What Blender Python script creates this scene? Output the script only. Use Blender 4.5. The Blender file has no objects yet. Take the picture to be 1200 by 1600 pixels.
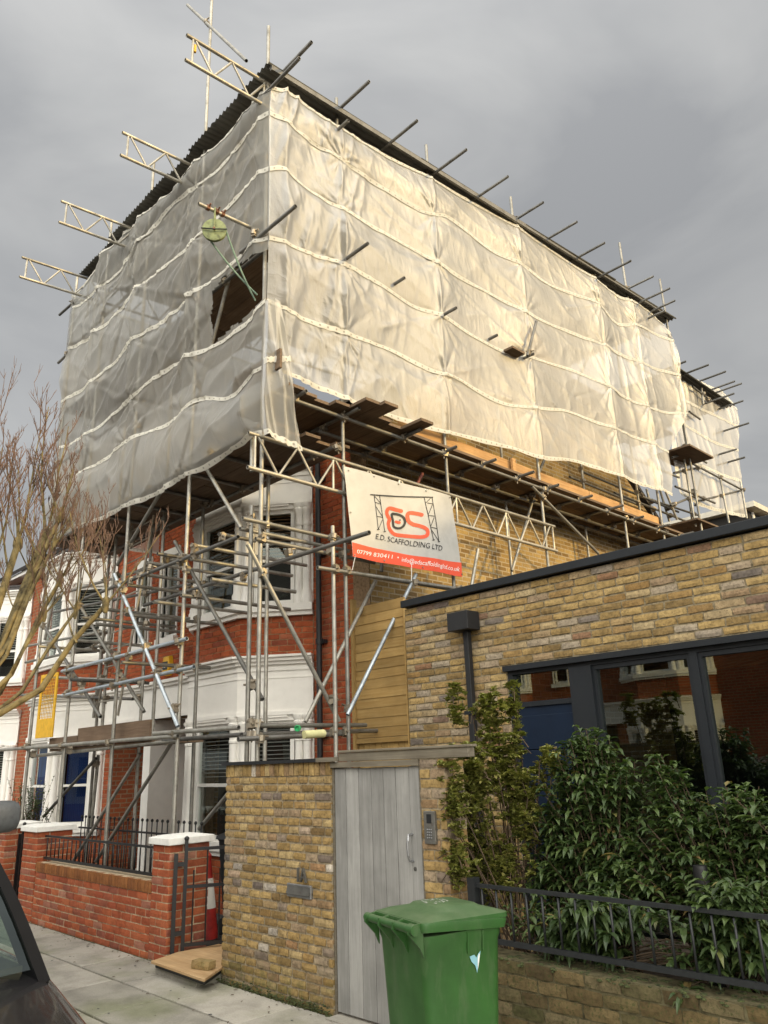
import bpy, bmesh, math, random
import numpy as np
from mathutils import Vector, Matrix

random.seed(7)
SC = bpy.context.scene
COL = SC.collection
R = math.radians

# ------------------------------------------------------------------ camera
FPX, PITCH, ROLL, YAW, EYE = 1202.0, R(17.89), R(-2.07), R(45.6), 1.8
cF = Vector((-math.sin(YAW) * math.cos(PITCH), math.cos(YAW) * math.cos(PITCH), math.sin(PITCH)))
_r = Vector((math.cos(YAW), math.sin(YAW), 0))
_u = _r.cross(cF)
cR = _r * math.cos(ROLL) + _u * math.sin(ROLL)
cU = _u * math.cos(ROLL) - _r * math.sin(ROLL)
CAM = Vector((0, 0, EYE))
cd = bpy.data.cameras.new('camera')
cam = bpy.data.objects.new('camera', cd)
COL.objects.link(cam)
m = Matrix((cR, cU, -cF)).transposed().to_4x4()
m.translation = CAM
cam.matrix_world = m
cd.sensor_fit = 'HORIZONTAL'
cd.sensor_width = 36.0
cd.lens = 36.0 * FPX / 1200.0
cd.clip_start = 0.05
cd.clip_end = 3000
SC.camera = cam

# ------------------------------------------------------------------ sky, sun, exposure
SUN_EL, SUN_AZ = R(15.0), R(16.0)          # low sun from the right (+X), a little behind the house fronts
sdir = Vector((math.cos(SUN_EL) * math.cos(SUN_AZ), math.cos(SUN_EL) * math.sin(SUN_AZ), math.sin(SUN_EL)))
W = bpy.data.worlds.new('World')
SC.world = W
W.use_nodes = True
nt = W.node_tree
nt.nodes.clear()
def WN(t, **k):
    n = nt.nodes.new(t)
    for a, b in k.items(): setattr(n, a, b)
    return n
wl = nt.links.new
sky = WN('ShaderNodeTexSky', sky_type='NISHITA', sun_disc=False, sun_elevation=SUN_EL, sun_rotation=math.pi / 2 - SUN_AZ)
sky.dust_density = 3.0
tc = WN('ShaderNodeTexCoord')
mp = WN('ShaderNodeMapping'); mp.inputs['Scale'].default_value = (1.3, 1.3, 3.4); mp.inputs['Location'].default_value = (0.25, 0.4, 0.1)
wl(tc.outputs['Generated'], mp.inputs['Vector'])
nz = WN('ShaderNodeTexNoise'); nz.inputs['Scale'].default_value = 2.0; nz.inputs['Detail'].default_value = 5.0; nz.inputs['Roughness'].default_value = 0.5
nz.inputs['Distortion'].default_value = 0.5
wl(mp.outputs['Vector'], nz.inputs['Vector'])
cr = WN('ShaderNodeValToRGB')
e = cr.color_ramp.elements
e[0].position = 0.32; e[0].color = (0.83, 0.84, 0.85, 1)
e[1].position = 0.68; e[1].color = (1.22, 1.215, 1.19, 1)
wl(nz.outputs['Fac'], cr.inputs['Fac'])
# the overcast is brighter overhead than low down with brightness added behind the camera to lift the street level
sep = WN('ShaderNodeSeparateXYZ'); wl(tc.outputs['Generated'], sep.inputs[0])
zr = WN('ShaderNodeMapRange'); zr.inputs['From Min'].default_value = 0.0; zr.inputs['From Max'].default_value = 1.0
zr.inputs['To Min'].default_value = 2.1; zr.inputs['To Max'].default_value = 6.5
zp = WN('ShaderNodeMath', operation='POWER'); zp.inputs[1].default_value = 6.5; zp.use_clamp = True
wl(sep.outputs['Z'], zp.inputs[0]); wl(zp.outputs[0], zr.inputs['Value'])
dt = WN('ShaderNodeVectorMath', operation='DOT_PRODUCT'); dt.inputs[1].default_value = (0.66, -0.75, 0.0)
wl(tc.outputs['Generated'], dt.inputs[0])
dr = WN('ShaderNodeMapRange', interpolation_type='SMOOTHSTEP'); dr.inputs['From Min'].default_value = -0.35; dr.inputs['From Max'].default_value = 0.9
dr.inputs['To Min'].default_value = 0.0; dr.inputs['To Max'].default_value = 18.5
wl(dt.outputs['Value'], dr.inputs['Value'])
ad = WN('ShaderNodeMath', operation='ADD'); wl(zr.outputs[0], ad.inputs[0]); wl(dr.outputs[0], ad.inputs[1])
gw_ = WN('ShaderNodeMapRange', interpolation_type='SMOOTHSTEP'); gw_.inputs['From Min'].default_value = -0.5; gw_.inputs['From Max'].default_value = 0.9; wl(dt.outputs['Value'], gw_.inputs['Value'])
wm = WN('ShaderNodeMix', data_type='RGBA', blend_type='MULTIPLY'); wm.inputs[7].default_value = (1.03, 0.985, 0.89, 1); wl(gw_.outputs[0], wm.inputs[0]); wl(cr.outputs['Color'], wm.inputs[6])
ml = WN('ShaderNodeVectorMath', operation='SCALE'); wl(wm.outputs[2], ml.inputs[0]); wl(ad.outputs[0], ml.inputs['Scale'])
mx = WN('ShaderNodeMix', data_type='RGBA'); mx.inputs['Factor'].default_value = 0.92
wl(sky.outputs['Color'], mx.inputs[6]); wl(ml.outputs['Vector'], mx.inputs[7])
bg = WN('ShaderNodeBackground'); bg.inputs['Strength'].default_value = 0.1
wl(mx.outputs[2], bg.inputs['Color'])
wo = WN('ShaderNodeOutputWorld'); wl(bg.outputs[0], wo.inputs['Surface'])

sl = bpy.data.lights.new('sun', 'SUN')
sl.energy = 1.35
sl.angle = R(3.0)
sl.color = (1.0, 0.68, 0.22)
sun = bpy.data.objects.new('sun', sl)
COL.objects.link(sun)
sun.rotation_euler = (-sdir).to_track_quat('-Z', 'Y').to_euler()
sun.location = (20, 6, 20)

SC.view_settings.view_transform = 'Standard'
SC.view_settings.look = 'None'
SC.view_settings.exposure = 1.0
SC.view_settings.gamma = 1.0
SC.view_settings.use_curve_mapping = False
SC.cycles.use_denoising = True
SC.cycles.max_bounces = 8
SC.cycles.transparent_max_bounces = 16
SC.cycles.diffuse_bounces = 4
SC.cycles.caustics_reflective = False
SC.cycles.caustics_refractive = False
SC.cycles.sample_clamp_indirect = 6.0

# ------------------------------------------------------------------ measuring helpers (photo pixels to points on real planes)
def ray(x, y): return cF + cR * ((x - 600) / FPX) - cU * ((y - 800) / FPX)
def onX(x, y, X): d = ray(x, y); return CAM + d * (X / d.x)
def onY(x, y, Y): d = ray(x, y); return CAM + d * (Y / d.y)
def onZ(x, y, Z): d = ray(x, y); return CAM + d * ((Z - EYE) / d.z)
def proj(p):
    v = Vector(p) - CAM; k = v.dot(cF)
    if k < 0.05: return (-9999, -9999, k)
    return (600 + FPX * v.dot(cR) / k, 800 - FPX * v.dot(cU) / k, k)

# ------------------------------------------------------------------ materials
def newmat(name):
    mt = bpy.data.materials.new(name); mt.use_nodes = True
    t = mt.node_tree; t.nodes.clear()
    return mt, t
class G:
    """small node graph helper"""
    def __init__(s, name):
        s.mat, s.t = newmat(name)
        s.out = s.n('ShaderNodeOutputMaterial')
    def n(s, typ, **k):
        nd = s.t.nodes.new(typ)
        for a, b in k.items():
            if a.startswith('i_'):
                nd.inputs[a[2:].replace('_', ' ')].default_value = b
            else: setattr(nd, a, b)
        return nd
    def l(s, a, b): s.t.links.new(a, b)
    def coord(s, kind='Object', scale=(1, 1, 1)):
        c = s.n('ShaderNodeTexCoord'); mpn = s.n('ShaderNodeMapping'); mpn.inputs['Scale'].default_value = scale
        if kind == 'World':
            g = s.n('ShaderNodeNewGeometry'); s.l(g.outputs['Position'], mpn.inputs['Vector'])
        else: s.l(c.outputs[kind], mpn.inputs['Vector'])
        return mpn.outputs['Vector']
    def noise(s, vec, scale, detail=4, rough=.55, dist=0.0):
        nn = s.n('ShaderNodeTexNoise'); nn.inputs['Scale'].default_value = scale; nn.inputs['Detail'].default_value = detail
        nn.inputs['Roughness'].default_value = rough; nn.inputs['Distortion'].default_value = dist
        s.l(vec, nn.inputs['Vector']); return nn.outputs['Fac']
    def ramp(s, fac, stops, interp='LINEAR'):
        r = s.n('ShaderNodeValToRGB'); r.color_ramp.interpolation = interp
        el = r.color_ramp.elements
        while len(el) < len(stops): el.new(0.5)
        for q, (p, c) in zip(el, stops):
            q.position = p; q.color = (c[0], c[1], c[2], 1) if not isinstance(c, (int, float)) else (c, c, c, 1)
        s.l(fac, r.inputs['Fac']); return r.outputs['Color']
    def mix(s, a, b, fac, mode='MIX'):
        x = s.n('ShaderNodeMix', data_type='RGBA', blend_type=mode)
        for v, i in ((fac, 0), (a, 6), (b, 7)):
            if isinstance(v, (int, float)): x.inputs[i].default_value = v if i == 0 else (v, v, v, 1)
            elif isinstance(v, tuple): x.inputs[i].default_value = (v[0], v[1], v[2], 1)
            else: s.l(v, x.inputs[i])
        return x.outputs[2]
    def math(s, op, a, b=0.0):
        x = s.n('ShaderNodeMath', operation=op)
        for v, i in ((a, 0), (b, 1)):
            if isinstance(v, (int, float)): x.inputs[i].default_value = v
            else: s.l(v, x.inputs[i])
        return x.outputs[0]
    def bump(s, h, strength=.4, dist=.01):
        b = s.n('ShaderNodeBump'); b.inputs['Strength'].default_value = strength; b.inputs['Distance'].default_value = dist
        s.l(h, b.inputs['Height']); return b.outputs['Normal']
    def pbr(s, color, rough=.7, metal=0.0, normal=None, spec=None):
        b = s.n('ShaderNodeBsdfPrincipled')
        if isinstance(color, tuple): b.inputs['Base Color'].default_value = (color[0], color[1], color[2], 1)
        else: s.l(color, b.inputs['Base Color'])
        if isinstance(rough, (int, float)): b.inputs['Roughness'].default_value = rough
        else: s.l(rough, b.inputs['Roughness'])
        if isinstance(metal, (int, float)): b.inputs['Metallic'].default_value = metal
        else: s.l(metal, b.inputs['Metallic'])
        if spec is not None: b.inputs['Specular IOR Level'].default_value = spec
        if normal is not None: s.l(normal, b.inputs['Normal'])
        s.l(b.outputs[0], s.out.inputs['Surface'])
        return b
    def rnd(s):
        """a random number per piece: per object and per loose part of a joined mesh"""
        o = s.n('ShaderNodeObjectInfo'); g = s.n('ShaderNodeNewGeometry')
        a = s.math('ADD', o.outputs['Random'], g.outputs['Random Per Island'])
        return s.math('FRACT', a)

M = {}
def mk_brick(name, stops, grain=.5, stain=None, dirt=0.25, algae=False):
    g = G(name)
    r = g.rnd()
    c = g.ramp(r, stops)
    wv = g.coord('World')
    n1 = g.noise(wv, 38, 5, .65)
    n2 = g.noise(wv, 9, 3, .6)
    c = g.mix(c, g.ramp(n1, [(.3, .55), (.5, 1.0), (.75, 1.25)]), grain, 'MULTIPLY')
    c = g.mix(c, g.ramp(n2, [(.35, .62), (.6, 1.12)]), dirt * 2, 'MULTIPLY')
    if stain:
        n3 = g.noise(wv, 60, 3, .7)
        f = g.ramp(n3, [(stain[0], 0.0), (stain[0] + .08, 1.0)])
        c = g.mix(c, stain[1], g.math('MULTIPLY', f, stain[2]))
    if algae:
        geo = g.n('ShaderNodeNewGeometry'); sp = g.n('ShaderNodeSeparateXYZ'); g.l(geo.outputs['Position'], sp.inputs[0])
        mr = g.n('ShaderNodeMapRange'); mr.inputs['From Min'].default_value = .34; mr.inputs['From Max'].default_value = .02; g.l(sp.outputs[2], mr.inputs['Value'])
        c = g.mix(c, (.075, .085, .03), g.math('MULTIPLY', mr.outputs[0], g.ramp(n2, [(.38, 0.0), (.6, .85)])))
    g.pbr(c, .92, normal=g.bump(g.math('ADD', n1, n2), .55, .006), spec=.2)
    return g.mat
M['stock'] = mk_brick('stock_brick', [(0, (.19, .125, .055)), (.2, (.32, .215, .085)), (.38, (.40, .28, .12)), (.5, (.26, .16, .06)), (.64, (.41, .305, .15)), (.76, (.27, .175, .095)), (.86, (.34, .265, .18)), (.92, (.20, .155, .12)), (.945, (.12, .10, .09)), (.965, (.52, .46, .38)), (.975, (.30, .17, .08)), (1, (.36, .24, .09))], .9, (.6, (.10, .075, .05), .65), .32, True)
M['stock_new'] = mk_brick('reclaimed_stock_brick', [(0, (.22, .15, .065)), (.2, (.33, .225, .09)), (.38, (.40, .285, .125)), (.52, (.27, .165, .062)), (.64, (.41, .32, .18)), (.76, (.29, .20, .115)), (.87, (.36, .30, .22)), (.94, (.13, .11, .10)), (1, (.27, .15, .08))], .9, (.58, (.11, .085, .055), .65), .35)
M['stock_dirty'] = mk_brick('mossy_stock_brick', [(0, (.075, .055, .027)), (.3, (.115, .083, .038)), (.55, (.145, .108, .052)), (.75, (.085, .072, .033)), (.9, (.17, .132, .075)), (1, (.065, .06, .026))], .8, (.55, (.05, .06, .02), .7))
M['red'] = mk_brick('red_brick', [(0, (.27, .062, .026)), (.3, (.36, .088, .034)), (.55, (.40, .105, .042)), (.75, (.31, .078, .034)), (.9, (.24, .065, .035)), (1, (.42, .14, .07))], .45)
M['red_wall'] = mk_brick('garden_red_brick', [(0, (.28, .068, .034)), (.3, (.37, .098, .042)), (.55, (.41, .125, .055)), (.75, (.31, .085, .042)), (.9, (.25, .085, .055)), (1, (.40, .19, .125))], .55, (.66, (.48, .37, .30), .35))
M['brown_brick'] = mk_brick('brown_coping_brick', [(0, (.22, .085, .03)), (.5, (.28, .115, .04)), (1, (.19, .075, .03))], .5)

def simple(name, col, rough=.6, metal=0.0, var=.2, scale=12, bump=0.0, spec=None, coord='World', stretch=(1, 1, 1)):
    g = G(name)
    v = g.coord(coord, stretch)
    n1 = g.noise(v, scale, 5, .6)
    c = g.mix(col, g.ramp(n1, [(.3, 1 - var * 1.6), (.5, 1.0), (.72, 1 + var)]), 1.0, 'MULTIPLY')
    g.pbr(c, rough, metal, normal=g.bump(n1, bump, .01) if bump else None, spec=spec)
    return g.mat
M['mortar'] = simple('lime_mortar', (.29, .24, .165), .95, var=.3, scale=30, bump=.5, spec=.1)
M['mortar_pale'] = simple('pale_mortar', (.47, .38, .26), .95, var=.25, scale=30, bump=.5, spec=.1)
M['mortar_dark'] = simple('dark_mortar', (.24, .20, .13), .95, var=.3, scale=30, bump=.5, spec=.1)
M['stucco'] = simple('white_painted_stucco', (.83, .81, .76), .5, var=.03, scale=7, bump=.12)
M['frame_white'] = simple('white_gloss_timber', (.78, .77, .73), .35, var=.04, scale=5)
M['black_iron'] = simple('black_painted_iron', (.008, .008, .009), .5, var=.2, scale=40)
M['railing_grey'] = simple('dark_grey_painted_steel', (.016, .018, .02), .5, var=.2, scale=40)
M['anthracite'] = simple('anthracite_aluminium', (.014, .017, .021), .5, var=.08, scale=6, spec=.3)
M['navy'] = simple('navy_blue_paint', (.004, .012, .03), .55, var=.08, scale=6, spec=.25)
M['black_plastic'] = simple('black_plastic', (.010, .011, .013), .55, var=.15, scale=25)
M['white_cap'] = simple('white_painted_coping', (.80, .79, .75), .6, var=.08, scale=14, bump=.15)
M['dark'] = simple('dark_interior', (.02, .018, .016), .95, var=.1)
M['blue_curtain'] = simple('blue_curtain', (.008, .035, .16), .9, var=.25, scale=4, stretch=(14, 14, .6))
M['slat_dark'] = simple('dark_blind_slat', (.26, .25, .24), .55, var=.1)
M['slat_wood'] = simple('brown_wood_blind_slat', (.26, .16, .09), .5, var=.2)
M['slat_pale'] = simple('pale_blind_slat', (.50, .49, .46), .6, var=.06)
M['roof_tile'] = simple('slate_roof', (.055, .05, .05), .75, var=.35, scale=9, bump=.4)
M['terracotta'] = simple('terracotta', (.40, .15, .07), .8, var=.2)
M['tarmac'] = simple('asphalt', (.05, .05, .052), .9, var=.3, scale=60, bump=.6)
M['mortar_mossy'] = simple('mossy_mortar', (.10, .088, .05), .95, var=.4, scale=18, bump=.5, spec=.1)
M['soil'] = simple('garden_soil', (.055, .04, .027), .98, var=.5, scale=22, bump=.9)
M['moss'] = simple('moss', (.045, .055, .016), .98, var=.6, scale=45, bump=.9)
M['rubber'] = simple('tyre_rubber', (.02, .02, .02), .8)
M['green_rope'] = simple('pale_green_rope', (.22, .32, .25), .85, var=.2, scale=50)
M['pulley_green'] = simple('weathered_green_paint', (.17, .20, .085), .6, var=.35, scale=18)
M['rust'] = simple('rusty_steel', (.21, .10, .06), .7, .4, var=.4, scale=30)
M['red_paint'] = simple('red_oxide_tube', (.22, .075, .06), .55, .2, var=.35, scale=20)
M['yellow'] = simple('yellow_plastic', (.70, .40, .015), .5, var=.12, scale=14)
M['cone_red'] = simple('red_cone_plastic', (.36, .022, .018), .5, var=.25, scale=14)
M['cone_white'] = simple('white_reflective_sleeve', (.85, .84, .78), .45, var=.05)
M['pale_foam'] = simple('pale_yellow_foam', (.60, .58, .30), .85, var=.1)
M['green_cap'] = simple('green_plastic_cap', (.02, .36, .12), .5)
M['foil_grey'] = simple('brushed_steel', (.42, .43, .45), .38, .85, var=.12, scale=20)
M['paper'] = simple('cream_concrete', (.46, .43, .36), .85, var=.12, scale=2)

def mk_steel(name, base, metal, dark):
    g = G(name)
    v = g.coord('World')
    n1 = g.noise(v, 6, 5, .65); n2 = g.noise(v, 55, 4, .7)
    r = g.rnd()
    c = g.mix(base, g.ramp(r, [(0, .72), (.5, 1.0), (1, 1.2)]), 1.0, 'MULTIPLY')
    c = g.mix(c, g.ramp(n1, [(.32, .55), (.55, 1.0), (.75, 1.15)]), .8, 'MULTIPLY')
    c = g.mix(c, dark, g.ramp(n2, [(.57, 0.0), (.70, .65)]))
    g.pbr(c, g.ramp(n1, [(.3, .62), (.7, .42)]), metal, normal=g.bump(n2, .15, .002))
    return g.mat
M['galv'] = mk_steel('galvanised_tube', (.33, .32, .285), .65, (.20, .13, .08))
M['galv_new'] = mk_steel('new_galvanised_tube', (.45, .50, .54), .75, (.25, .26, .27))
M['galv_dark'] = mk_steel('weathered_dark_tube', (.20, .195, .18), .65, (.10, .07, .05))
M['alu'] = mk_steel('aluminium_beam', (.42, .395, .335), .7, (.28, .22, .15))
M['coupler'] = mk_steel('coupler_steel', (.30, .26, .20), .7, (.16, .08, .04))

def mk_wood(name, c0, c1, axis, rough=.75, fine=1.0):
    g = G(name)
    sc = [16 * fine, 16 * fine, 16 * fine]; sc[axis] = .9
    v = g.coord('World', tuple(sc))
    n1 = g.noise(v, 2.4, 6, .62, .6)
    r = g.rnd()
    c = g.mix(c0, c1, g.ramp(n1, [(.3, 0.0), (.7, 1.0)]))
    c = g.mix(c, g.ramp(r, [(0, .82), (.5, 1.0), (1, 1.14)]), 1.0, 'MULTIPLY')
    wv = g.coord('World')
    n2 = g.noise(wv, 3.0, 4, .6)
    c = g.mix(c, g.ramp(n2, [(.35, .75), (.65, 1.1)]), .7, 'MULTIPLY')
    g.pbr(c, rough, normal=g.bump(n1, .3, .004), spec=.25)
    return g.mat
M['deck_x'] = mk_wood('scaffold_board_along_x', (.115, .078, .05), (.20, .14, .09), 0)
M['deck_y'] = mk_wood('scaffold_board_along_y', (.115, .078, .05), (.20, .14, .09), 1)
M['toe'] = mk_wood('new_pine_toe_board', (.36, .19, .07), (.52, .32, .14), 1)
M['toe_x'] = mk_wood('brown_toe_board', (.13, .085, .055), (.20, .14, .095), 0)
M['fence'] = mk_wood('treated_pine', (.33, .20, .065), (.43, .29, .115), 0)
M['fence_v'] = mk_wood('treated_pine_upright', (.36, .22, .075), (.48, .33, .13), 2)
M['grey_wood'] = mk_wood('weathered_grey_timber', (.24, .236, .225), (.34, .335, .32), 2, .8)
M['grey_beam'] = mk_wood('weathered_brown_beam', (.13, .11, .08), (.22, .195, .15), 0, .8)
M['ply'] = mk_wood('plywood_sheet', (.40, .25, .12), (.55, .38, .21), 0, .8, .6)

def mk_sheet():
    g = G('translucent_scaffold_sheeting')
    v = g.coord('World')
    n1 = g.noise(v, 1.1, 4, .6); n2 = g.noise(v, 26, 3, .6)
    # reinforcing weave of the film
    wv = g.n('ShaderNodeTexWave', wave_type='BANDS', bands_direction='Z'); wv.inputs['Scale'].default_value = 34; wv.inputs['Distortion'].default_value = .6
    g.l(v, wv.inputs['Vector'])
    h = g.math('ADD', n2, g.math('MULTIPLY', wv.outputs['Fac'], .5))
    cv = g.coord('World', (1.0, 1.0, .55)); cn = g.noise(cv, 2.1, 3, .5, 1.4); cn2 = g.noise(g.coord('World', (1.6, 1.6, .5)), 5.0, 3, .55, .8)
    crs = g.math('ADD', g.math('POWER', g.math('SUBTRACT', 1.0, g.math('ABSOLUTE', g.math('SUBTRACT', g.math('MULTIPLY', cn, 2.0), 1.0))), 9.0), g.math('MULTIPLY', g.math('POWER', g.math('SUBTRACT', 1.0, g.math('ABSOLUTE', g.math('SUBTRACT', g.math('MULTIPLY', cn2, 2.0), 1.0))), 7.0), .4))
    hb = g.n('ShaderNodeBump'); hb.inputs['Strength'].default_value = .11; hb.inputs['Distance'].default_value = .03; g.l(crs, hb.inputs['Height'])
    nb = g.n('ShaderNodeBump'); nb.inputs['Strength'].default_value = .22; nb.inputs['Distance'].default_value = .006; g.l(h, nb.inputs['Height']); g.l(hb.outputs['Normal'], nb.inputs['Normal'])
    nrm = nb.outputs['Normal']
    col = g.mix((.42, .412, .38), (.31, .302, .27), g.ramp(n1, [(.35, 0.0), (.75, 1.0)]))
    d = g.n('ShaderNodeBsdfDiffuse'); g.l(col, d.inputs['Color']); g.l(nrm, d.inputs['Normal'])
    tl = g.n('ShaderNodeBsdfTranslucent'); tl.inputs['Color'].default_value = (.74, .72, .66, 1); g.l(nrm, tl.inputs['Normal'])
    m1 = g.n('ShaderNodeMixShader'); m1.inputs[0].default_value = .38; g.l(d.outputs[0], m1.inputs[1]); g.l(tl.outputs[0], m1.inputs[2])
    gl = g.n('ShaderNodeBsdfGlossy'); gl.inputs['Roughness'].default_value = .5; gl.inputs['Color'].default_value = (1, 1, 1, 1); g.l(nrm, gl.inputs['Normal'])
    fr = g.n('ShaderNodeFresnel'); fr.inputs['IOR'].default_value = 1.4; g.l(nrm, fr.inputs['Normal'])
    m2 = g.n('ShaderNodeMixShader'); g.l(g.math('MULTIPLY', fr.outputs[0], .45), m2.inputs[0]); g.l(m1.outputs[0], m2.inputs[1]); g.l(gl.outputs[0], m2.inputs[2])
    tr = g.n('ShaderNodeBsdfTransparent'); tr.inputs['Color'].default_value = (.97, .96, .93, 1)
    m3 = g.n('ShaderNodeMixShader'); g.l(g.ramp(n1, [(.3, .48), (.7, .34)]), m3.inputs[0]); g.l(m2.outputs[0], m3.inputs[1]); g.l(tr.outputs[0], m3.inputs[2])
    g.l(m3.outputs[0], g.out.inputs['Surface'])
    return g.mat
M['sheet'] = mk_sheet()
def mk_band():
    g = G('white_reinforced_band')
    d = g.n('ShaderNodeBsdfDiffuse'); d.inputs['Color'].default_value = (.84, .83, .79, 1)
    uv = g.n('ShaderNodeTexCoord')
    sp = g.n('ShaderNodeSeparateXYZ'); g.l(uv.outputs['UV'], sp.inputs[0])
    fx = g.math('SUBTRACT', g.math('FRACT', g.math('MULTIPLY', sp.outputs[0], 8.0)), .5)
    fy = g.math('MULTIPLY', g.math('SUBTRACT', sp.outputs[1], .5), .55)
    rr = g.math('ADD', g.math('MULTIPLY', fx, fx), g.math('MULTIPLY', fy, fy))
    c = g.mix((.30, .28, .24), (.70, .68, .61), g.ramp(rr, [(.008, 0.0), (.014, 1.0)]))
    g.l(c, d.inputs['Color'])
    tl = g.n('ShaderNodeBsdfTranslucent'); tl.inputs['Color'].default_value = (.8, .78, .7, 1)
    m1 = g.n('ShaderNodeMixShader'); m1.inputs[0].default_value = .3; g.l(d.outputs[0], m1.inputs[1]); g.l(tl.outputs[0], m1.inputs[2])
    g.l(m1.outputs[0], g.out.inputs['Surface'])
    return g.mat
M['band'] = mk_band()

def mk_glass(name, tint, base_refl, rough=.0):
    g = G(name)
    lw = g.n('ShaderNodeLayerWeight'); lw.inputs['Blend'].default_value = .5
    f = g.math('ADD', g.math('MULTIPLY', g.math('POWER', lw.outputs['Facing'], 5.0), .85), base_refl)
    tr = g.n('ShaderNodeBsdfTransparent'); tr.inputs['Color'].default_value = (*tint, 1)
    gl = g.n('ShaderNodeBsdfGlossy'); gl.inputs['Roughness'].default_value = rough; gl.inputs['Color'].default_value = (.82, .92, .88, 1)
    m1 = g.n('ShaderNodeMixShader'); g.l(f, m1.inputs[0]); g.l(tr.outputs[0], m1.inputs[1]); g.l(gl.outputs[0], m1.inputs[2])
    g.l(m1.outputs[0], g.out.inputs['Surface'])
    return g.mat
M['glass'] = mk_glass('window_glass', (.86, .9, .88), .06)
M['glass_dark'] = mk_glass('tinted_double_glazing', (.50, .58, .58), .2)
M['car_glass'] = mk_glass('car_window_glass', (.62, .74, .66), .16)

def mk_paving():
    g = G('concrete_paving_slab')
    v = g.coord('World')
    r = g.rnd()
    c = g.ramp(r, [(0, (.29, .275, .235)), (.5, (.355, .335, .29)), (1, (.41, .385, .335))])
    n1 = g.noise(v, 3.0, 5, .65); n2 = g.noise(v, 70, 3, .7)
    c = g.mix(c, g.ramp(n1, [(.3, .58), (.55, 1.0), (.75, 1.1)]), .8, 'MULTIPLY')
    c = g.mix(c, g.ramp(n2, [(.3, .75), (.6, 1.08)]), .6, 'MULTIPLY')
    # green algae: strongest in damp patches
    n3 = g.noise(v, 1.3, 4, .6)
    c = g.mix(c, (.13, .15, .055), g.ramp(n3, [(.48, 0.0), (.68, .5)]))
    g.pbr(c, .85, normal=g.bump(n2, .35, .004), spec=.3)
    return g.mat
M['slab'] = mk_paving()

def mk_paint(name, col, rough=.25):
    g = G(name); b = g.pbr(col, rough, 0.0); b.inputs['Coat Weight'].default_value = .8; b.inputs['Coat Roughness'].default_value = .06
    return g.mat
M['car_black'] = mk_paint('black_car_paint', (.012, .012, .014))
M['van_grey'] = mk_paint('grey_van_paint', (.16, .165, .17))
M['mirror_grey'] = simple('grey_mirror_shell', (.075, .08, .085), .55, var=.15, scale=30)

def mk_leaf(name, c0, c1, c2, rough=.45):
    g = G(name)
    r = g.rnd()
    c = g.ramp(r, [(0, c0), (.55, c1), (.93, c2), (.965, c2), (.985, (.20, .15, .05)), (1, (.13, .085, .04))])
    b = g.n('ShaderNodeBsdfPrincipled'); g.l(c, b.inputs['Base Color']); b.inputs['Roughness'].default_value = rough
    tl = g.n('ShaderNodeBsdfTranslucent'); g.l(g.mix(c, (1.3, 1.5, .6), 1.0, 'MULTIPLY'), tl.inputs['Color'])
    m1 = g.n('ShaderNodeMixShader'); m1.inputs[0].default_value = .25; g.l(b.outputs[0], m1.inputs[1]); g.l(tl.outputs[0], m1.inputs[2])
    g.l(m1.outputs[0], g.out.inputs['Surface'])
    return g.mat
M['leaf_dark'] = mk_leaf('dark_glossy_leaf', (.03, .054, .018), (.055, .09, .027), (.105, .15, .048))
M['leaf_yel'] = mk_leaf('yellow_green_leaf', (.10, .11, .022), (.19, .20, .045), (.28, .26, .075), .6)
M['leaf_mid'] = mk_leaf('mid_green_leaf', (.03, .06, .016), (.06, .10, .03), (.10, .14, .045))
M['bark'] = simple('mossy_bark', (.16, .125, .055), .95, var=.55, scale=9, bump=.8)
M['twig'] = simple('reddish_twig', (.145, .088, .062), .85, var=.35, scale=10)
M['stem'] = simple('brown_stem', (.075, .05, .03), .9, var=.3)

def mk_bin():
    g = G('green_bin_plastic')
    v = g.coord('World')
    n1 = g.noise(v, 4, 5, .6); n2 = g.noise(v, 90, 2, .6)
    c = g.mix((.028, .095, .02), g.ramp(n1, [(.35, .8), (.6, 1.05), (.8, 1.25)]), 1.0, 'MULTIPLY')
    n3 = g.noise(g.coord('World', (3, 3, .7)), 5, 5, .7); c = g.mix(c, (.16, .17, .12), g.ramp(n3, [(.5, 0.0), (.78, .30)]))
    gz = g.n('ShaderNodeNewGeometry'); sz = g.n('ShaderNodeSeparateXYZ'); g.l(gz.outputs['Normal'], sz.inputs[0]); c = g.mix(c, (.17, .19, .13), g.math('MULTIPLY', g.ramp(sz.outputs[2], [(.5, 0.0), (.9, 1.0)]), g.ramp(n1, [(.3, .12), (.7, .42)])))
    b = g.pbr(c, g.ramp(n1, [(.3, .55), (.7, .42)]), normal=g.bump(n2, .12, .001))
    return g.mat
M['bin'] = mk_bin()
def mk_corr():
    g = G('grey_corrugated_steel')
    v = g.coord('World'); n1 = g.noise(v, 2.2, 5, .6); r = g.rnd()
    c = g.mix((.17, .17, .155), g.ramp(r, [(0, .75), (1, 1.2)]), 1.0, 'MULTIPLY')
    c = g.mix(c, g.ramp(n1, [(.3, .6), (.7, 1.1)]), .7, 'MULTIPLY')
    g.pbr(c, .6, .35)
    return g.mat
M['corr'] = mk_corr()
def flat(name, col, rough=.6):
    g = G(name); g.pbr(col, rough); return g.mat
M['banner'] = simple('white_pvc_banner', (.44, .43, .40), .5, var=.07, scale=5)
M['print_red'] = simple('red_print', (.72, .085, .035), .5, var=.07, scale=5)
M['print_black'] = flat('black_print', (.02, .02, .022))
M['print_white'] = flat('white_print', (.80, .79, .75))
M['sticker_blue'] = flat('pale_blue_sticker', (.22, .45, .52))

M['pillar'] = simple('pillar_black_trim', (.005, .005, .006), .55, var=.1, spec=.15)
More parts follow.
